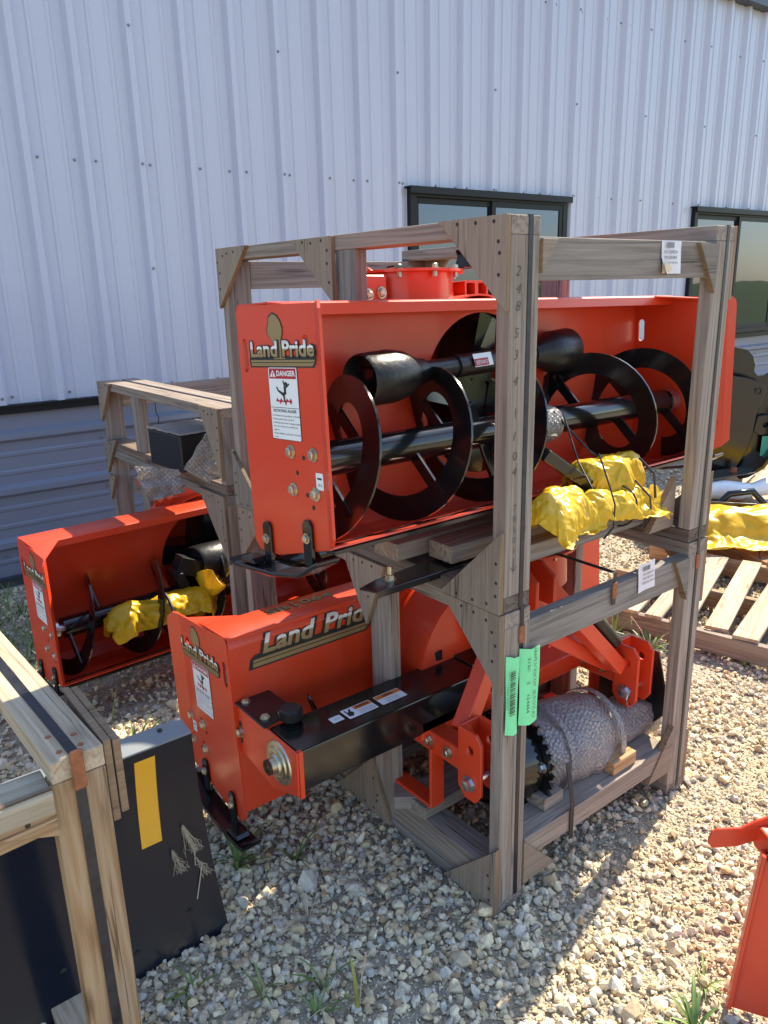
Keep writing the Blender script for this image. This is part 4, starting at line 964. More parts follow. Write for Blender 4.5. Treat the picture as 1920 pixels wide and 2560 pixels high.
# ------------------------------------------------------------------ loose pieces round the main stack
def lump(name, label, cat, c, size, seed, m, rot=0, amp=.22, group=None, rings=56, segs=96, flatb=True, film=None):
    """crumpled plastic sack"""
    a, b, cc = size; r2 = random.Random(seed*31+5); bm = bmesh.new(); npt = int(130+260*max(size))
    for i in range(npt):
        zf = 1-2*(i+.5)/npt; an = i*2.39996; rr = math.sqrt(max(0, 1-zf*zf)); d = Vector((rr*math.cos(an), rr*math.sin(an), zf))+Vector((r2.gauss(0, 1), r2.gauss(0, 1), r2.gauss(0, 1)))*.07
        bm.verts.new(d.normalized())
    bmesh.ops.convex_hull(bm, input=bm.verts); off = Vector((seed*3.1, seed*1.7, 0))
    for v in bm.verts:
        d = v.co.copy(); r_ = 1+amp*.9*noise.noise(d*1.5+off)+r2.uniform(-.75, .55)*amp; e = .82
        x = math.copysign(abs(d.x)**e, d.x)*a*r_; y = math.copysign(abs(d.y)**e, d.y)*b*r_; z = d.z*cc*r_
        if flatb and z < -cc*.55: z = -cc*.55-(-cc*.55-z)*.12
        v.co = (x, y, z)
    cl = bm.edges.layers.float.new('crease_edge')
    for e_ in bm.edges: e_[cl] = r2.choice((0, .2, .5, .8, 1))
    me = bpy.data.meshes.new('sack'); bm.to_mesh(me); bm.free(); me.materials.append(m); me.polygons.foreach_set('use_smooth', [True]*len(me.polygons)); M = Matrix.Translation(c) @ Matrix.Rotation(rot, 4, 'Z')
    t = thing(name, label, cat, M=Matrix.Translation(c), group=group)
    
    if film:
        me = FILM[film]; me.materials.clear(); me.materials.append(m); me.polygons.foreach_set('use_smooth', [True]*len(me.polygons)); so = link('sack', me, t, M)
        md = so.modifiers.new('sub', 'SUBSURF'); md.levels = 1; md.render_levels = 1; md = so.modifiers.new('solid', 'SOLIDIFY'); md.thickness = .0012
    else:
        so = link('sack', me, t, M); md = so.modifiers.new('sub', 'SUBSURF'); md.levels = 3; md.render_levels = 3
    return t
def ties(t, loops):
    for pts, r in loops:
        mb = MB(); mb.tube(pts, r*.62, 6); part('tie', mb, STRAP, t)
def ring(c, ry, rz, n=18, tilt=0, ax='x', a0=0, a1=360):
    return [(c[0]+tilt*math.sin(R(a)), c[1]+ry*math.cos(R(a)), c[2]+rz*math.sin(R(a))) for a in np.linspace(a0, a1, n)]
b1 = lump('plastic_bag', 'crumpled yellow plastic bag strapped to the front of the upper crate floor, left one', 'bag', (.315, .115, 1.015), (.12, .08, .07), 2, YEL, R(12), group='yellow bags on the upper crate', film='left')
b2 = lump('plastic_bag', 'bulging yellow plastic bag beside the right post of the upper crate', 'bag', (.62, .185, 1.045), (.15, .10, .075), 5, YEL, R(10), group='yellow bags on the upper crate', film='right')
b3 = lump('plastic_bag', 'folded yellow plastic bag end with cable ties on the upper crate floor', 'bag', (.52, .10, .998), (.20, .058, .055), 8, YEL, R(-4), group='yellow bags on the upper crate', film='middle')
ties(b3, [([(.50, .13, 1.15), (.475, .07, 1.07), (.465, .045, 1.03), (.46, .042, .97), (.46, .07, .93)], .004), (ring((.56, .10, .998), .060, .056, 20, .01), .0045), ([(.63, .10, 1.06), (.635, .05, 1.02), (.63, .04, .97), (.61, .06, .93)], .0045)])
ties(b2, [([(.55, .30, 1.24), (.50, .20, 1.12), (.45, .09, 1.04)], .0042), ([(.69, .13, 1.11), (.70, .085, 1.07), (.70, .075, 1.0)], .006)])
# drive shaft lying on the auger
pt = thing('drive_shaft', 'black driveline shaft with bell shaped plastic guards lying across the upper auger', 'drive shaft', (.0, .33, 1.37))
p0 = Vector((-.130, .355, 1.388)); p1 = Vector((.83, .475, 1.400)); dd = (p1-p0).normalized()
mb = MB(); mb.lathe(p0, dd, [(.03, .0), (.03, .054), (.0, .057), (-.008, .060), (.0, .064), (.09, .066), (.13, .060), (.165, .045), (.19, .036), (.21, .034), (.21, .0)], 28); part('bell_guard', mb, RUBBER, pt, smooth=50)
mb = MB(); mb.lathe(p0+dd*.2, dd, [(0, .0), (0, .026), (.14, .026), (.14, .031), (.46, .031), (.46, .026), (.54, .026), (.54, 0)], 24); part('shaft_tube', mb, RUBBER, pt, smooth=40)
mb = MB(); mb.lathe(p0+dd*.70, dd, [(0, .0), (0, .03), (.02, .038), (.06, .05), (.09, .062), (.19, .066), (.20, .060), (.2, 0)], 28); part('bell_guard', mb, RUBBER, pt, smooth=50)
mb = MB(); mb.box((-.03, -.03, -.03), (.03, .03, .03), Matrix.Translation(p0+dd*.05)); part('yoke', mb, BLK, pt, bevel=.006, seg=2)
sl = frame_m(p0+dd*.43+Vector((0, -.0315, .012)), dd, (0, .35, 1)); flat('shaft_decal', [(-.04, -.018), (.04, -.018), (.04, .018), (-.04, .018)], WHITE, pt, sl, .002)
flat('shaft_decal_band', [(-.04, -.016), (.02, -.016), (.02, .004), (-.04, .004)], DREDP, pt, sl, .0028); text('shaft_decal_word', 'DANGER', .016, WHITE, pt, sl, -.01, -.006, .0034, width=.05, rot=math.pi)
# black chute bar leaning in front of the auger
cb = thing('steel_channel', 'short black steel channel leaning between the upper auger and the yellow bags', 'steel bar', (.42, .2, 1.0))
bar('channel', (.36, .22, 1.165), (.545, .18, 1.035), .075, .035, (.3, .9, .1), BLK, cb); bar('flange', (.20, .33, 1.30), (.30, .30, 1.03), .03, .012, (1, 0, 0), BLK, cb)
# bubble wrap band round the auger tube
bw = thing('bubble_wrap_band', 'bubble wrap band round the upper auger tube held by a black strap', 'bubble wrap', (.56, .34, 1.2))
mb = MB(); mb.lathe((.50, .345, 1.205), (1, .03, -.01), [(-.045, .044), (-.05, .052), (-.03, .055), (0, .052), (.03, .056), (.05, .051), (.045, .044)], 22); part('wrap', mb, BUB, bw, smooth=60)
ties(bw, [([(.52, .31, 1.245), (.55, .285, 1.20), (.60, .24, 1.13), (.68, .19, 1.06)], .006)])
b5 = thing('bubble_wrap_strip', 'torn strip of bubble wrap taped on the driveline in the upper crate', 'bubble wrap', (.30, .30, 1.3))
mb = MB(); gx = 8; gz = 16
vs = [(.275+.045*u+.03*v+.01*math.sin(v*5), .262-.012*math.sin(u*3+v*4)+.03*v, 1.43-.21*v) for v in np.linspace(0, 1, gz) for u in np.linspace(0, 1, gx)]
mb.add(vs, [(j*gx+i, j*gx+i+1, (j+1)*gx+i+1, (j+1)*gx+i) for j in range(gz-1) for i in range(gx-1)]); part('wrap', mb, BUB, b5, solid=.004, smooth=60)
# black angle bar with two bolts between the crates
ab = thing('angle_bar', 'black steel angle bar with two zinc bolts jutting out between the two crates', 'steel bar', (.05, .3, .87))
mb = MB(); mb.prism([(-.225, .262), (-.16, .282), (-.02, .296), (.04, .290), (.40, .278), (.40, .218), (-.205, .214)], 2, .905, .911); mb.box((-.205, .214, .893), (.40, .218, .911)); part('angle', mb, BLKM, ab, bevel=.0015)
for xx in (-.134, .110):
    mb = MB(); mb.hexbolt((xx, .258, .911), (0, 0, 1), .012, .012); mb.cyl((xx, .258, .92), (xx, .258, .945), .0065, n=12); part('bolt', mb, ZINC, ab)
# wrapped chute lying on the lower crate floor
wc = thing('wrapped_chute', 'bubble wrapped chute with a black toothed ring lying in the lower crate', 'chute', (.5, .16, .2))
q0 = Vector((.27, .185, .275)); q1 = Vector((.86, .15, .215)); dq = (q1-q0).normalized()
prof = [(0, .0), (0, .118), (.015, .126), (.06, .13), (.12, .127), (.18, .13), (.24, .132), (.30, .122), (.34, .105), (.37, .085), (.42, .078), (.50, .075), (.58, .074), (.60, .06), (.60, 0)]
n = 40; a_ = dq.orthogonal().normalized(); b_ = dq.cross(a_); vs = []; pr2 = []
for k in range(len(prof)-1):
    for u in (0, .33, .66): pr2.append((prof[k][0]+(prof[k+1][0]-prof[k][0])*u, prof[k][1]+(prof[k+1][1]-prof[k][1])*u))
pr2.append(prof[-1])
for t_, r_ in pr2:
    for i in range(n):
        an = 2*math.pi*i/n; p = q0+dq*t_; nn = noise.noise((p.x*12+math.cos(an)*2, math.sin(an)*2, 1.5))*.013+(abs(noise.noise((p.x*18, math.cos(an)*3, math.sin(an)*3)))*-.020); rr = max(0, r_+(nn if r_ > .02 else 0))
        vs.append(p+a_*(rr*math.cos(an))+b_*(rr*math.sin(an)))
mb = MB(); mb.add(vs, [(k*n+i, k*n+(i+1) % n, (k+1)*n+(i+1) % n, (k+1)*n+i) for k in range(len(pr2)-1) for i in range(n)]); part('wrap', mb, BUB, wc, smooth=70)
mb = MB(); ng = 64; 
ringp = []
for i in range(ng*2):
    an = 2*math.pi*i/(ng*2); rr = .152 if (i//2) % 2 else .138; ringp.append((rr*math.cos(an), rr*math.sin(an)))
v, f = sheet_holes(ringp, [circ(0, 0, .112, 40)]); mg = frame_m(q0-dq*.012, a_, b_); mb.add([(x, y, 0) for x, y in v], f); gr = part('gear_ring', mb, BLK, wc, mg, solid=.010)
hb = MB(); hb.hexbolt(q0-dq*.02+b_*0+a_*.10, -dq, .012, .014); hb.hexbolt(q0-dq*.02+b_*.10-a_*.06, -dq, .012, .014); part('bolt', hb, STEEL, gr)
mb = MB(); mb.lathe(q0-dq*.14, dq, [(0, .10), (.10, .115), (.12, .115)], 32); part('collar', mb, BLK, wc, smooth=40, solid=.006)
for t_, w_ in ((.08, .02), (.30, .02)):
    mb = MB(); mb.lathe(q0+dq*t_, dq, [(0, .1335), (w_, .1335)], 40); part('wrap_band', mb, BUB, wc, smooth=60, solid=.003)
# small torn holes and a loose clear sheet
mb = MB()
for (t_, an, s_) in ((.10, 200, .018), (.14, 210, .022), (.21, 195, .016)):
    pass
vs = []; gx, gy = 10, 8
for j in range(gy):
    for i in range(gx):
        t_ = .27+.13*i/(gx-1)+.02*math.sin(j); an = R(150+85*j/(gy-1)); rr = .137+.006*math.sin(i*1.7+j) if t_ < .36 else .125
        vs.append(q0+dq*t_+a_*(rr*math.cos(an))+b_*(rr*math.sin(an)))
mb = MB(); mb.add(vs, [(j*gx+i, j*gx+i+1, (j+1)*gx+i+1, (j+1)*gx+i) for j in range(gy-1) for i in range(gx-1)]); part('loose_wrap', mb, BUB, wc, solid=.002, smooth=60)
mb = MB(); mb.ribbon([(.30, .03, .32), (.285, -.004, .22), (.285, -.004, .10)], (1, 0, 0), .016, .002); part('hold_down_strap', mb, STRAP, wc)

# ------------------------------------------------------------------ rear stack
YR = 1.40
rc = thing('wooden_crate', 'far lower crate of weathered lumber around the far left snow blower', 'crate', (0, YR, 0))
crate(rc, .0, YR, 0, .864, 1.295, .87, mids=(.85,), mat_=W_GREY)
rt = thing('wooden_crate', 'shallow crate stacked on the far left crate holding the wrapped black box', 'crate', (0, YR, .87))
crate(rt, .0, YR, .872, .864, 1.295, .325, mids=(.85,), mat_=W_GREY)
for xx, s in ((0, -1),):
    g1(rt, xx, [(YR, 1.197), (YR+.16, 1.197), (YR, .93)], s, 10); g1(rt, xx, [(YR+1.295, 1.197), (YR+1.12, 1.197), (YR+1.295, 1.0)], s)
    g1(rt, xx, [(YR+1.295, .90), (YR+1.12, .93), (YR+1.295, .74)], s)
    g1(rc, xx, [(YR, .87), (YR+.22, .87), (YR, .60)], s, 10); g1(rc, xx, [(YR+1.295, .735), (YR+1.2, .735), (YR+1.295, .60)], s)
board('top_beam', rt, (.10+WD/2, YR, 1.197-T/2), (.10+WD/2, YR+1.295, 1.197-T/2), WD*.8, T, (1, 0, 0)); board('post', rt, (.10+WD/2, YR+T/2, .92), (.10+WD/2, YR+T/2, 1.158), WD*.8, T, (1, 0, 0)); board('post', rc, (.10+WD/2, YR+T/2, .04), (.10+WD/2, YR+T/2, .83), WD*.8, T, (1, 0, 0))
board('rail', rc, (WD, YR+1.295-.06, .67), (.775, YR+1.295-.06, .67), WD, T, (0, 0, 1))
board('rail', rt, (.0, YR+.66, .90+T/2), (.86, YR+.66, .90+T/2), WD, T, (0, 1, 0))
for root, z0_, z1_ in ((rt, .87, 1.198), (rc, .0, .872)):
    strap_x(root, [((.093, YR-.0012, z0_), (.093, YR-.0012, z1_), (1, 0, 0))]); 
strap_x(rt, [((.093, YR, 1.1985), (.093, YR+1.2, 1.1985), (1, 0, 0))])
bx = thing('wrapped_box', 'matte black steel box with bubble wrap on top inside the far shallow crate', 'steel box', (.02, 1.9, .9))
mb = MB(); Mx = Matrix.Translation((.005, 1.60, 1.008)) @ Matrix.Rotation(R(4), 4, 'Z')
mb.box((-.085, 0, -.07), (.13, .27, .072)); part('box', mb, RUBBER, bx, Mx, bevel=.006, seg=2)
mb = MB(); vs = []; gx, gy = 14, 12
for j in range(gy):
    for i in range(gx):
        u, v = i/(gx-1), j/(gy-1); vs.append((-.087+.225*u, -.004+.278*v, .079+.005*noise.noise((u*9, v*9, 1))))
mb.add(vs, [(j*gx+i, j*gx+i+1, (j+1)*gx+i+1, (j+1)*gx+i) for j in range(gy-1) for i in range(gx-1)]); part('wrap', mb, BUB, bx, Mx, solid=.006, smooth=60)
bf = thing('bubble_wrap_sheet', 'loose bubble wrap sheet hanging over the far crate rail below the black box', 'bubble wrap', (-.1, 1.6, .9))
def drape(quad, name='wrap', amp=.012, seed=0, root=bf):
    A_, B_, C_, D_ = [Vector(p) for p in quad]; vs = []; gx = gy = 14; nrm = (B_-A_).cross(D_-A_).normalized()
    for j in range(gy):
        for i in range(gx):
            u, v = i/(gx-1), j/(gy-1); p = A_.lerp(B_, u).lerp(D_.lerp(C_, u), v); vs.append(p+nrm*amp*(noise.noise((u*4+seed, v*4, seed))*1.2+.5*abs(noise.noise((u*7, v*7+seed, 2)))))
    mb = MB(); mb.add(vs, [(j*gx+i, j*gx+i+1, (j+1)*gx+i+1, (j+1)*gx+i) for j in range(gy-1) for i in range(gx-1)]); return part(name, mb, BUB, root, solid=.004, smooth=60)
drape([(-.262, 1.60, .995), (-.094, 1.60, .955), (-.085, 1.57, .872), (-.235, 1.57, .858)], seed=1, amp=.02)
drape([(-.095, 1.545, .965), (.010, 1.56, 1.085), (.085, 1.54, .945), (.020, 1.53, .880)], seed=4, amp=.012)
rbag = lump('plastic_bag', 'yellow plastic bag lying on the auger of the far left snow blower', 'bag', (-.167, 1.74, .344), (.24, .085, .075), 11, YEL, R(3), flatb=False, film='far_left')
def flare(root, base, axis, r, ln, seed, m=YEL):
    """ruffled open neck of a tied sack"""
    d = Vector(axis).normalized(); a_ = d.orthogonal().normalized(); b_ = d.cross(a_); n = 48; K = 10; vs = []
    for k in range(K+1):
        f = k/K; rad = r*(.18+.82*math.sin(f*1.35)**1.2)
        for i in range(n):
            t = 2*math.pi*i/n; w = 1+f*(.34*math.sin(3*t+seed)+.22*math.sin(5*t+seed*2+f*2)+.10*math.sin(11*t+seed)); sq = .55+.25*math.sin(seed)
            vs.append(Vector(base)+d*(ln*f*(1+.22*math.sin(2*t+seed)))+a_*(rad*w*math.cos(t))+b_*(rad*w*sq*math.sin(t)))
    mb = MB(); mb.add(vs, [(k*n+i, k*n+(i+1) % n, (k+1)*n+(i+1) % n, (k+1)*n+i) for k in range(K) for i in range(n)])
    return part('bag_neck', mb, m, root, smooth=60, solid=.0012)
flare(rbag, (.03, 1.73, .345), (.35, -.1, 1), .075, .12, 2)
flare(b1, (.225, .135, 1.03), (-1, -.1, .25), .06, .07, 3); flare(b3, (.68, .085, .99), (1, -.1, .0), .045, .05, 5)
ties(rbag, [(ring((-.157, 1.74, .344), .098, .086), .010)])
rs_ = thing('drive_shaft', 'black driveline with bell guard resting inside the far left snow blower', 'drive shaft', (.1, 1.9, .5))
r0_ = Vector((-.013, 1.78, .50)); r1_ = Vector((.47, 1.92, .45)); dr_ = (r1_-r0_).normalized()
mb = MB(); mb.lathe(r0_, dr_, [(.04, 0), (.04, .062), (.02, .068), (.03, .075), (.16, .078), (.30, .075), (.40, .05), (.5, .04), (.5, 0)], 24); part('bell_guard', mb, RUBBER, rs_, smooth=50)
mb = MB(); mb.box((-.06, -.035, -.04), (.05, .035, .03), Matrix.Translation(r0_) @ Matrix.Rotation(R(25), 4, 'Y')); mb.box((-.085, -.03, -.07), (-.045, .03, .02), Matrix.Translation(r0_) @ Matrix.Rotation(R(-20), 4, 'Y')); mb.hexbolt(r0_+Vector((-.06, -.036, -.02)), (0, -1, 0), .014, .01); part('yoke', mb, RUBBER, rs_, bevel=.012, seg=2)
cbag = lump('plastic_bag', 'yellow plastic bag tied between the two crate stacks under the upper skid shoe', 'bag', (.20, 1.36, .76), (.13, .09, .15), 15, YEL, R(20), flatb=False)
ties(cbag, [([(.12, 1.28, .87), (.17, 1.265, .80), (.22, 1.27, .73), (.24, 1.29, .66)], .008)])
drape([(.24, 1.33, .80), (.40, 1.33, .80), (.40, 1.30, .70), (.24, 1.30, .69)], seed=7, root=cbag)
rab = thing('angle_bar', 'black steel angle bar with an upright bolt lying below the far left auger', 'steel bar', (-.25, 1.4, 0))
mb = MB(); mb.box((-.62, 1.33, .040), (.02, 1.39, .046)); mb.box((-.62, 1.33, .0), (.02, 1.334, .040)); part('angle', mb, BLKM, rab, Matrix.Rotation(R(3), 4, 'Z'), bevel=.001)
mb = MB(); mb.hexbolt((-.38, 1.345, .046), (0, 0, 1), .011, .010); mb.cyl((-.38, 1.345, .054), (-.38, 1.345, .085), .006, n=10); part('bolt', mb, ZINC, rab)
# ------------------------------------------------------------------ front-left crate and curved blade
FX = -.905
fc = thing('wooden_crate', 'near left crate of fresh tan lumber with a black band, cut off by the frame', 'crate', (-1.0, .1, 0))
def fr(a, b): return a, b
board('top_beam', fc, (FX-.045, .075, .843), (FX-.100, 1.35, .843), WD, .040, (1, 0, 0), W_PALE)
board('post', fc, (FX-.047, .075+T/2, .0), (FX-.047, .075+T/2, .822), WD+.002, T, (1, 0, 0), W_TAN)
board('post', fc, (FX-.10, 1.31, .0), (FX-.10, 1.31, .822), WD, T, (1, 0, 0), W_TAN)
board('bottom_beam', fc, (FX-.045, .12, .02), (FX-.10, 1.35, .02), WD, .038, (1, 0, 0), W_PALE)
board('rail', fc, (-2.0, .105, .802), (FX-.093, .097, .802), .04, .08, (0, 0, 1), W_PALE)
board('rail', fc, (-2.0, .13, .70), (FX-.093, .125, .755), .085, .03, (0, 0, 1), W_TAN)
M_ = Matrix.Translation((FX-.093, .074, .78)); mb = MB(); mb.prism([(0, .045), (-.16, .045), (-.16, .015), (0, -.045)], 1, -.014, 0); mb.m = [0, 0, 1, 1, 1, 1]; gp = part('gusset', mb, [W_TAN, W_PLYE], fc, M_, bevel=.001)
nb = MB()
for (x, z) in ((-.09, .015), (-.07, .025), (-.045, .02), (-.045, -.002), (-.115, .03)): nb.cyl((FX-.093+x, .0595, .78+z), (FX-.093+x, .0585, .78+z), .0045, n=8)
part('nail', nb, NAIL, gp, kind='stuff')
for i_, (xx, zlo) in enumerate(((FX+.002, .70), (FX+.018, .715))):
    mb = MB(); mb.prism([(0, .0), (.24, .0), (.20, -.02), (0, zlo-.862)], 0, 0, .013); mb.m = [0, 0, 1, 1, 1, 1]; part('gusset', mb, [W_PLY, W_PLYE], fc, Matrix.Translation((xx, .085, .862-.004*i_)), bevel=.001)
strap_x(fc, [((FX-.047, .0732, .0), (FX-.047, .0732, .8645), (1, 0, 0)), ((FX-.047, .075, .8645), (FX-.1, 1.3, .8645), (1, 0, 0))], .017)
mb = MB(); mb.box((FX-.058, .066, .80), (FX-.036, .0735, .875)); part('strap_clip', mb, RUST, fc, bevel=.003)
hb = MB()
for (x, y) in ((-.03, .10), (-.068, .16), (-.066, .10), (-.03, .14)): hb.cyl((FX+x, y, .8625), (FX+x, y, .8645), .005, n=8)
part('nail', hb, RUST, fc, kind='stuff')
# blade
bl = thing('curved_blade', 'black curved grader blade with yellow reflective tape in the near left crate', 'blade', (-1.2, .45, 0))
def bl_y(z): return .419+.118*(1-(1-min(z, .525)/.525)**2)
BX0, BX1 = -2.3, -.57; nz_ = 24
mb = MB(); zs = [.525*i/nz_ for i in range(nz_+1)]
prof_o = [(bl_y(z), z) for z in zs]
vs = []; 
for x in (BX0, BX1): vs += [(x, y, z) for y, z in prof_o]
n = nz_+1; mb.add(vs, [(i, i+1, n+i+1, n+i) for i in range(nz_)]); part('moldboard', mb, NAVY, bl, solid=.010, smooth=60)
yt = bl_y(.525); mb = MB(); mb.prism([(yt-.004, .520), (yt+.062, .535), (yt+.062, .541), (yt-.004, .530)], 0, BX0, BX1); fl_ = part('top_flange', mb, FLANGE_SKY, bl, bevel=.001)
hb = MB(); hb.cyl((-.635, yt+.04, .534), (-.635, yt+.04, .541), .0065, n=12); hb.cyl((-.795, yt+.03, .532), (-.795, yt+.03, .5395), .011, n=14); part('bolt_hole', hb, NAIL, fl_, kind='stuff')
mb = MB(); zs2 = [.505-.225*i/12 for i in range(13)]; mb.add([(-.722-.016*(i/12), bl_y(z)-.0062, z) for i, z in enumerate(zs2)]+[(-.670-.016*(i/12), bl_y(z)-.0062, z) for i, z in enumerate(zs2)], [(i, i+1, 13+i+1, 13+i) for i in range(12)]); part('reflective_tape', mb, REFLECT, bl, smooth=60)
hb = MB()
for (x, z) in ((-.655, .085), (-.80, .055), (-.965, .10)): hb.cyl((x, bl_y(z)-.0058, z), (x, bl_y(z)-.0064, z), .008, n=12)
part('bolt_hole', hb, NAIL, bl, kind='stuff')
dg_ = thing('dry_grass_wisp', 'wisps of dry grass stuck on the lower right of the black blade', 'dry grass', (-.63, .40, .2))
mb = MB(); rr_ = random.Random(5)
def wisp(x, z, dx, dz, n=34, spread=.012):
    for i in range(n):
        a = rr_.uniform(-1, 1); pts = []
        for k in range(5):
            f = k/4; X = x+dx*f+spread*a*(f+.15)*rr_.uniform(.1, 2.4); Z = z+dz*f+spread*rr_.uniform(-.4, .4); pts.append((X, bl_y(max(0, Z))-.008-.006*rr_.random(), Z))
        mb.tube(pts, .00045, 3)
wisp(-.632, .295, .022, -.075); wisp(-.668, .245, .018, -.06, 20, .014); wisp(-.612, .20, .02, -.05, 14, .012)
mb.tube([(-.612, bl_y(.22)-.008, .22), (-.618, bl_y(.19)-.01, .185), (-.60, bl_y(.18)-.01, .185), (-.632, bl_y(.11)-.009, .105)], .0016, 5)
part('stalks', mb, STRAW, dg_)

# ------------------------------------------------------------------ red implement at the right edge
ri = thing('implement_frame', 'orange red steel implement frame with a bent tab at the lower right edge', 'implement', (.5, -.5, 0))
pa, pb = Vector((.205, -.515, .015)), Vector((.300, -.508, .372))
ex = Vector((.42, -.75, 0)).normalized()
mb = MB(); A_ = [pa, pb, pb+ex*.9+Vector((0, 0, .02)), pa+ex*.9+Vector((0, 0, -.005))]; nn = (pb-pa).cross(ex).normalized()
mb.add(A_+[p-nn*.008 for p in A_], [(0, 1, 2, 3), (7, 6, 5, 4), (0, 4, 5, 1), (1, 5, 6, 2), (2, 6, 7, 3), (3, 7, 4, 0)]); part('side_plate', mb, RED, ri, bevel=.002)
mb = MB(); mb.add([p+ex*.0-nn*o_ for p in (pa, pb) for o_ in (-.02, .02)]+[p+ex*.01-nn*o_ for p in (pa, pb) for o_ in (-.02, .02)], [(0, 1, 3, 2), (4, 6, 7, 5), (0, 4, 5, 1), (2, 3, 7, 6), (0, 2, 6, 4), (1, 5, 7, 3)]); part('edge_flange', mb, RED, ri, bevel=.002)
mb = MB(); Mt = Matrix.Translation((.352, -.512, .372)) @ Matrix.Rotation(R(-32), 4, 'Z'); mb.box((-.03, -.16, -.03), (.09, .035, .030)); part('square_tube', mb, RED, ri, Mt, bevel=.006, seg=2)
mb = MB(); tabp = [((x-1835)/920, (2085-y)/920) for x, y in ((1768, 2104), (1770, 2092), (1776, 2078), (1786, 2072), (1836, 2070), (1866, 2056), (1908, 2040), (1912, 2066), (1866, 2098), (1830, 2110), (1776, 2114))]
mb.prism(tabp, 2, -.004, .004); Mt2 = frame_m((.31, -.452, .38), (.79, -.61, -.03), (.12, .15, .95)); part('bent_tab', mb, RED, ri, Mt2, bevel=.0015)
hb = MB(); hb.hexbolt(Mt @ Vector((-.031, -.05, .0)), Mt.to_3x3() @ Vector((-1, 0, 0)), .012, .012); hb.hexbolt(pa.lerp(pb, .75)+ex*.06+nn*.001, nn, .011, .010); hb.hexbolt(pa.lerp(pb, .35)+ex*.06+nn*.001, nn, .011, .010); part('bolt', hb, ZINC, ri, kind='stuff')
mb = MB(); mb.cyl((.36, -.50, .40), (.385, -.52, .46), .006, n=10); part('pin', mb, STEEL, ri)
board('ground_block', ri, (.45, -.95, .02), (.75, -.62, .02), .1, .04, (0, 0, 1), W_DARK) if False else None

# ------------------------------------------------------------------ pallet, timber skid and their loads on the right
pl = thing('wooden_pallet', 'empty pale wooden pallet lying on the gravel right of the crates', 'pallet', (1.7, .9, 0))
PU = Vector((math.cos(R(13)), math.sin(R(13)), 0)); PV = Vector((math.sin(R(11)), -math.cos(R(11)), 0)); PO = Vector((1.70, .93, 0))
def PP(u, v, z): return PO+PU*u+PV*v+Vector((0, 0, z))
for u in (.0, .50, 1.0): board('stringer', pl, PP(u, -.15, .066), PP(u, 1.05, .066), .089, .036, (0, 0, 1), W_TAN if u else W_GREY)
for (a, b, w) in (((1.700, .80), (2.70, 1.11), .092), ((1.725, .685), (2.69, .985), .075), ((1.76, .57), (2.705, .905), .092), ((1.82, .43), (2.745, .745), .095), ((1.815, .296), (2.78, .56), .105), ((1.83, .13), (2.80, .40), .09)):
    board('slat', pl, (*a, .120), (*b, .120), w, .017, (0, 1, 0), W_PALE)
for (a, b, w) in (((1.75, .75), (2.70, 1.0), .09), ((1.84, .30), (2.80, .55), .09)): board('slat', pl, (*a, .012), (*b, .012), w, .016, (0, 1, 0), W_GREY)
sk = thing('timber_skid', 'timber skid behind the pallet carrying a yellow bag and black parts', 'skid', (3.2, 1.1, 0))
board('skid_beam', sk, (2.80, .55, .07), (3.12, 1.35, .07), .10, .10, (0, 0, 1), W_TAN); board('skid_beam', sk, (3.62, .60, .07), (4.0, 1.55, .07), .10, .10, (0, 0, 1), W_TAN)
board('skid_beam', sk, (4.15, 1.45, .09), (5.2, 1.75, .09), .12, .12, (0, 0, 1), W_PALE)
for (a, b) in (((2.80, .62), (4.2, 1.0)), ((2.95, 1.05), (4.4, 1.45)), ((3.1, 1.35), (4.6, 1.75))): board('deck_board', sk, (*a, .132), (*b, .132), .13, .022, (0, 1, 0), W_PALE)
sbag = lump('plastic_bag', 'bright yellow plastic bag spread over the timber skid behind the pallet', 'bag', (3.15, .98, .205), (.40, .24, .085), 21, YEL, R(-45), amp=.25, film='skid')
ties(sbag, [([(2.86, .77, .17), (2.83, .74, .10), (2.85, .77, .03)], .006)])
wr = thing('wrapped_roll', 'white plastic wrapped roll lying on the timber skid below the black bucket', 'roll', (3.8, 1.35, .2))
mb = MB(); pts = [(3.45+.095*i, 1.50-.045*i, .235+.012*math.sin(i*1.3)) for i in range(12)]; mb.tube(pts, [.05, .06, .066, .062, .045, .06, .068, .07, .068, .07, .068, .05], 16); part('wrap', mb, WPLAST, wr, smooth=60)
ap = thing('mounting_plate', 'flat black steel plate with a rusty bolt beside the right post', 'steel plate', (3.8, 1.4, .28))
mb = MB(); mb.prism([(3.45, 1.46), (3.95, 1.36), (4.02, 1.42), (3.98, 1.52), (3.5, 1.62)], 2, .318, .328); part('plate', mb, BLK, ap, bevel=.002); mb = MB(); mb.hexbolt((3.83, 1.46, .328), (0, 0, 1), .022, .03); part('bolt', mb, RUST, ap)
mb = MB(); mb.box((3.55, 1.45, .15), (3.95, 1.50, .318)); part('support', mb, BLK, ap)
bk = thing('black_bracket', 'black steel hitch bracket with bent bars lying beside the yellow bag on the skid', 'bracket', (3.4, 1.1, .2))
mb = MB(); mb.tube([(3.40, 1.36, .16), (3.46, 1.28, .27), (3.60, 1.20, .28), (3.66, 1.10, .16)], .022, 10); part('bent_bar', mb, BLK, bk, smooth=50); bar('channel', (3.30, 1.28, .19), (3.72, .90, .17), .06, .05, (0, 0, 1), BLK, bk); bar('channel', (3.28, 1.36, .22), (3.50, 1.12, .21), .05, .03, (0, 0, 1), BLK, bk)
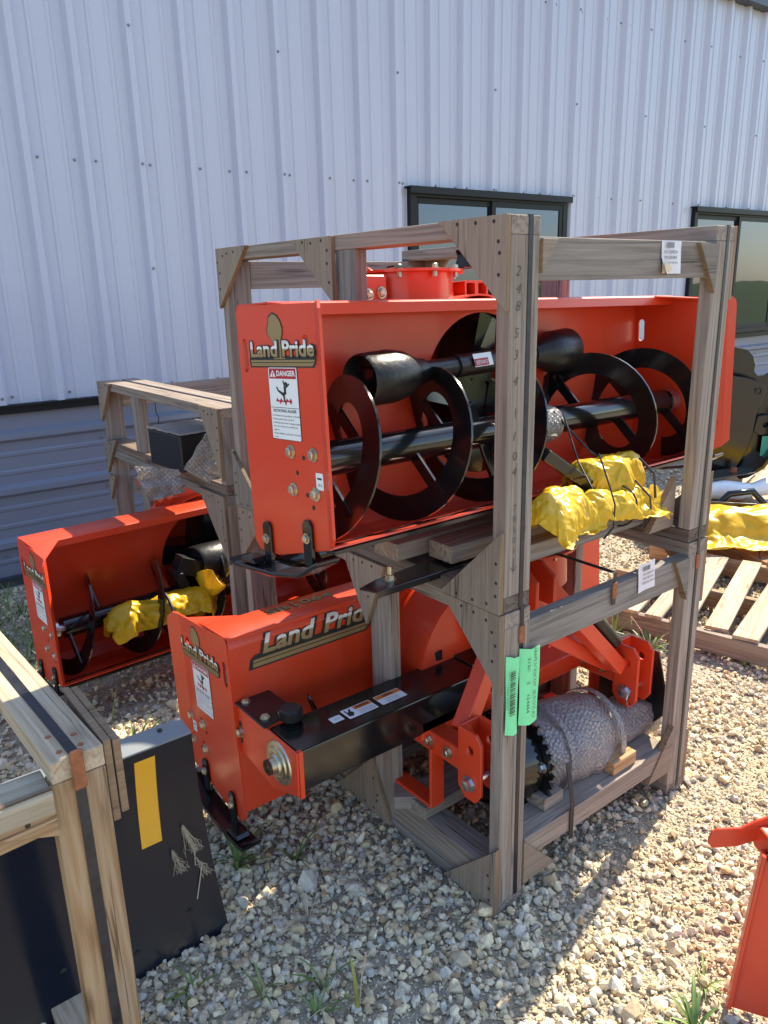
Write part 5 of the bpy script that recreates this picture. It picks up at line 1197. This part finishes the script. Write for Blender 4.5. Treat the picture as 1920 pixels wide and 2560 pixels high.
# backhoe bucket
bu = thing('backhoe_bucket', 'black backhoe bucket with curved pin ears and a teal tag behind the right post', 'bucket', (4.0, 1.7, .15))
wax = Vector((.80, .60, 0)); pax = Vector((.60, -.80, 0)); BO = Vector((4.05, 1.62, 0))
def bp_(px_, py_): return ((px_-1800)/325, (1178-py_)/325+.25)
def ear(pts, w, holes, name, t=.025):
    v, f = sheet_holes(pts, holes); mb = MB(); mb.add([BO+pax*h+wax*w+Vector((0, 0, z)) for h, z in v], f); return part(name, mb, BLK, bu, solid=t, bevel=.004)
far_o = [bp_(*p) for p in ((1770, 880), (1818, 892), (1832, 908), (1837, 925), (1836, 940), (1845, 951), (1856, 951), (1866, 943), (1875, 948), (1895, 954), (1904, 963), (1902, 976), (1892, 1000), (1890, 1030), (1893, 1068), (1887, 1105), (1870, 1140), (1845, 1162), (1810, 1175), (1770, 1178), (1740, 1150), (1735, 1000))]
hh = bp_(1888, 967); ear(far_o, .03, [circ(*hh, .024, 16)], 'ear_plate')
near_o = [bp_(*p) for p in ((1750, 940), (1815, 950), (1848, 962), (1856, 975), (1850, 995), (1842, 1030), (1838, 1075), (1830, 1110), (1812, 1150), (1790, 1178), (1750, 1180), (1720, 1120), (1725, 1000))]
hh = bp_(1838, 978); ear(near_o, -.13, [circ(*hh, .020, 16)], 'ear_plate')
mb = MB(); arc = [bp_(*p) for p in ((1888, 1030), (1890, 1070), (1882, 1110), (1862, 1145), (1832, 1166), (1795, 1176), (1755, 1172), (1735, 1150))]
mb.add([BO+pax*h+wax*(-.22)+Vector((0, 0, z-.0)) for h, z in arc]+[BO+pax*h+wax*(.08)+Vector((0, 0, z)) for h, z in arc], [(i, i+1, len(arc)+i+1, len(arc)+i) for i in range(len(arc)-1)]); part('bucket_shell', mb, BLK, bu, solid=.02, smooth=50)
hk = [bp_(*p) for p in ((1845, 1075), (1850, 1040), (1868, 1036), (1882, 1042), (1890, 1060), (1888, 1080), (1870, 1090))]; ear(hk, -.02, [circ(*bp_(1870, 1059), .018, 12)], 'lift_eye')
tgm = frame_m(BO+pax*bp_(1876, 1105)[0]+wax*(-.06)+Vector((0, 0, bp_(1876, 1105)[1])), pax, (0, 0, 1))
mb = MB(); mb.add([(-.042, -.075, 0), (.038, -.068, .004), (.042, .072, 0), (-.040, .066, .004)], [(0, 1, 2, 3)]); tgo = part('tag', mb, TEALT, bu, tgm, solid=.001); mb = MB(); mb.tube([(0, .06, .001), (.005, .09, .01), (-.01, .13, .01)], .002, 5); part('tag_wire', mb, STEEL, bu, tgm)

# ------------------------------------------------------------------ weeds
def tuft(name, label, p, n, h, spread, seed, m=LEAF, w=.006, seedheads=0, droop=.6):
    r_ = random.Random(seed); mb = MB()
    for i in range(n):
        a = r_.uniform(0, 2*math.pi); hh = h*r_.uniform(.45, 1.0); out = spread*r_.uniform(.3, 1.0); d = Vector((math.cos(a), math.sin(a), 0)); sd_ = Vector((-d.y, d.x, 0)); b = Vector(p)+d*r_.uniform(0, .012); vs = []; K = 7
        for k in range(K+1):
            f = k/K; c = b+d*out*f**1.6+Vector((0, 0, hh*(f-droop*.45*f**3))); ww = w*(1-f)**.7*(.6+f)*r_.uniform(.85, 1.1)+.0004
            vs += [c-sd_*ww, c+Vector((0, 0, -ww*.5)), c+sd_*ww]
        fs = []
        for k in range(K): fs += [(3*k, 3*k+1, 3*k+4, 3*k+3), (3*k+1, 3*k+2, 3*k+5, 3*k+4)]
        mb.add(vs, fs)
    t = thing(name, label, 'weed', p, group='weeds in the gravel'); part('blades', mb, m, t, smooth=60)
    if seedheads:
        sb = MB()
        for i in range(seedheads):
            a = r_.uniform(0, 6.28); q = Vector(p)+Vector((math.cos(a)*spread*.5, math.sin(a)*spread*.5, h*r_.uniform(.9, 1.15))); sb.tube([p, (Vector(p)+q)/2+Vector((0, 0, .02)), q], [.0016, .0013, .001], 4)
            for k in range(14): f = q-Vector((0, 0, .04*k/14)); sb.cyl(f, f+Vector((r_.uniform(-1, 1), r_.uniform(-1, 1), .6))*.008, .0014, .0004, n=4)
        part('seed_head', sb, STRAW, t, kind='stuff')
    return t
tuft('grass_tuft', 'small green grass tuft under the skid shoe of the lower blower', (-.45, .60, 0), 16, .13, .11, 1)
tuft('grass_tuft', 'tall green weed with a pinkish seed head at the bottom centre', (-.475, .11, 0), 7, .13, .09, 2, w=.0045, seedheads=1)
tuft('grass_tuft', 'thin green weed nearest the bottom edge right of the blade', (-.60, .18, 0), 6, .12, .07, 3, w=.004)
tuft('grass_tuft', 'sparse weed in the dusty patch at the bottom centre', (-.53, .06, 0), 7, .085, .08, 4, w=.004)
tuft('grass_tuft', 'yellowing weed stem with a drooping leaf at the bottom centre', (-.44, .02, 0), 4, .13, .05, 5, m=LEAFY, seedheads=1)
tuft('grass_tuft', 'bright green grass in front of the pallet stringer', (1.60, .80, 0), 16, .24, .14, 6, seedheads=2)
tuft('grass_tuft', 'spreading light grass clump between the pallet and the right clevis', (1.62, .62, 0), 20, .14, .20, 7, seedheads=2)
tuft('grass_tuft', 'broad bladed grass beside the red frame at the lower right corner', (.10, -.50, 0), 13, .085, .12, 8, w=.0065)
tuft('grass_tuft', 'small grass sprigs at the left edge of the red frame', (.22, -.455, 0), 8, .075, .08, 9, w=.004)
tuft('grass_tuft', 'upright weed growing in front of the far left auger', (-.60, 1.22, 0), 9, .42, .09, 10, w=.009, droop=.2)
tuft('grass_tuft', 'short weed between the black blade and the far left blower', (-.48, 1.30, 0), 8, .20, .14, 11, w=.007)
tuft('grass_tuft', 'single sprig under the right end of the pallet', (1.80, .28, 0), 5, .08, .06, 12)
rr_ = random.Random(9); mb = MB()
for i in range(520):
    x, y = rr_.uniform(-.95, -.42), rr_.uniform(2.1, 3.35)
    a = rr_.uniform(0, 6.28); hh = rr_.uniform(.04, .16); d = Vector((math.cos(a), math.sin(a), 0)); s_ = Vector((-d.y, d.x, 0))*.004; b = Vector((x, y, 0)); vs = []
    for k in range(5): f = k/4; c = b+d*.07*f**1.5+Vector((0, 0, hh*(f-.25*f**3))); vs += [c-s_*(1-f)-s_*.1, c+s_*(1-f)+s_*.1]
    mb.add(vs, [(2*k, 2*k+1, 2*k+3, 2*k+2) for k in range(4)])
o = part('ground_weeds', mb, LEAF, None, kind='stuff'); o['label'] = 'patch of low weeds along the wall at the far left'; o['category'] = 'weeds'
rr_ = random.Random(17); mb = MB()
for i in range(170):
    x, y = rr_.uniform(-.9, 1.6), rr_.uniform(-.8, 1.2); a = rr_.uniform(0, 6.28); ln = rr_.uniform(.02, .11); d = Vector((math.cos(a), math.sin(a), 0)); b = Vector((x, y, .012+rr_.uniform(0, .012)))
    mb.tube([b, b+d*ln*.5+Vector((rr_.uniform(-.01, .01), rr_.uniform(-.01, .01), rr_.uniform(.0, .012))), b+d*ln], [.0009, .0011, .0006], 4)
o = part('straw_litter', mb, STRAW, None, kind='stuff'); o['label'] = 'dry straw bits scattered over the gravel'; o['category'] = 'straw'
tuft('grass_tuft', 'fine pale dry weed beside the right side of the blade', (-.40, .30, 0), 14, .09, .10, 31, m=STRAW, w=.002)
tuft('grass_tuft', 'thin wispy grass in the shade left of the lower crate base', (-.30, .52, 0), 12, .10, .10, 32, w=.003)
tuft('grass_tuft', 'low creeping weed at the foot of the near left post', (-.72, .30, 0), 10, .07, .09, 33, w=.004)
flush_text()
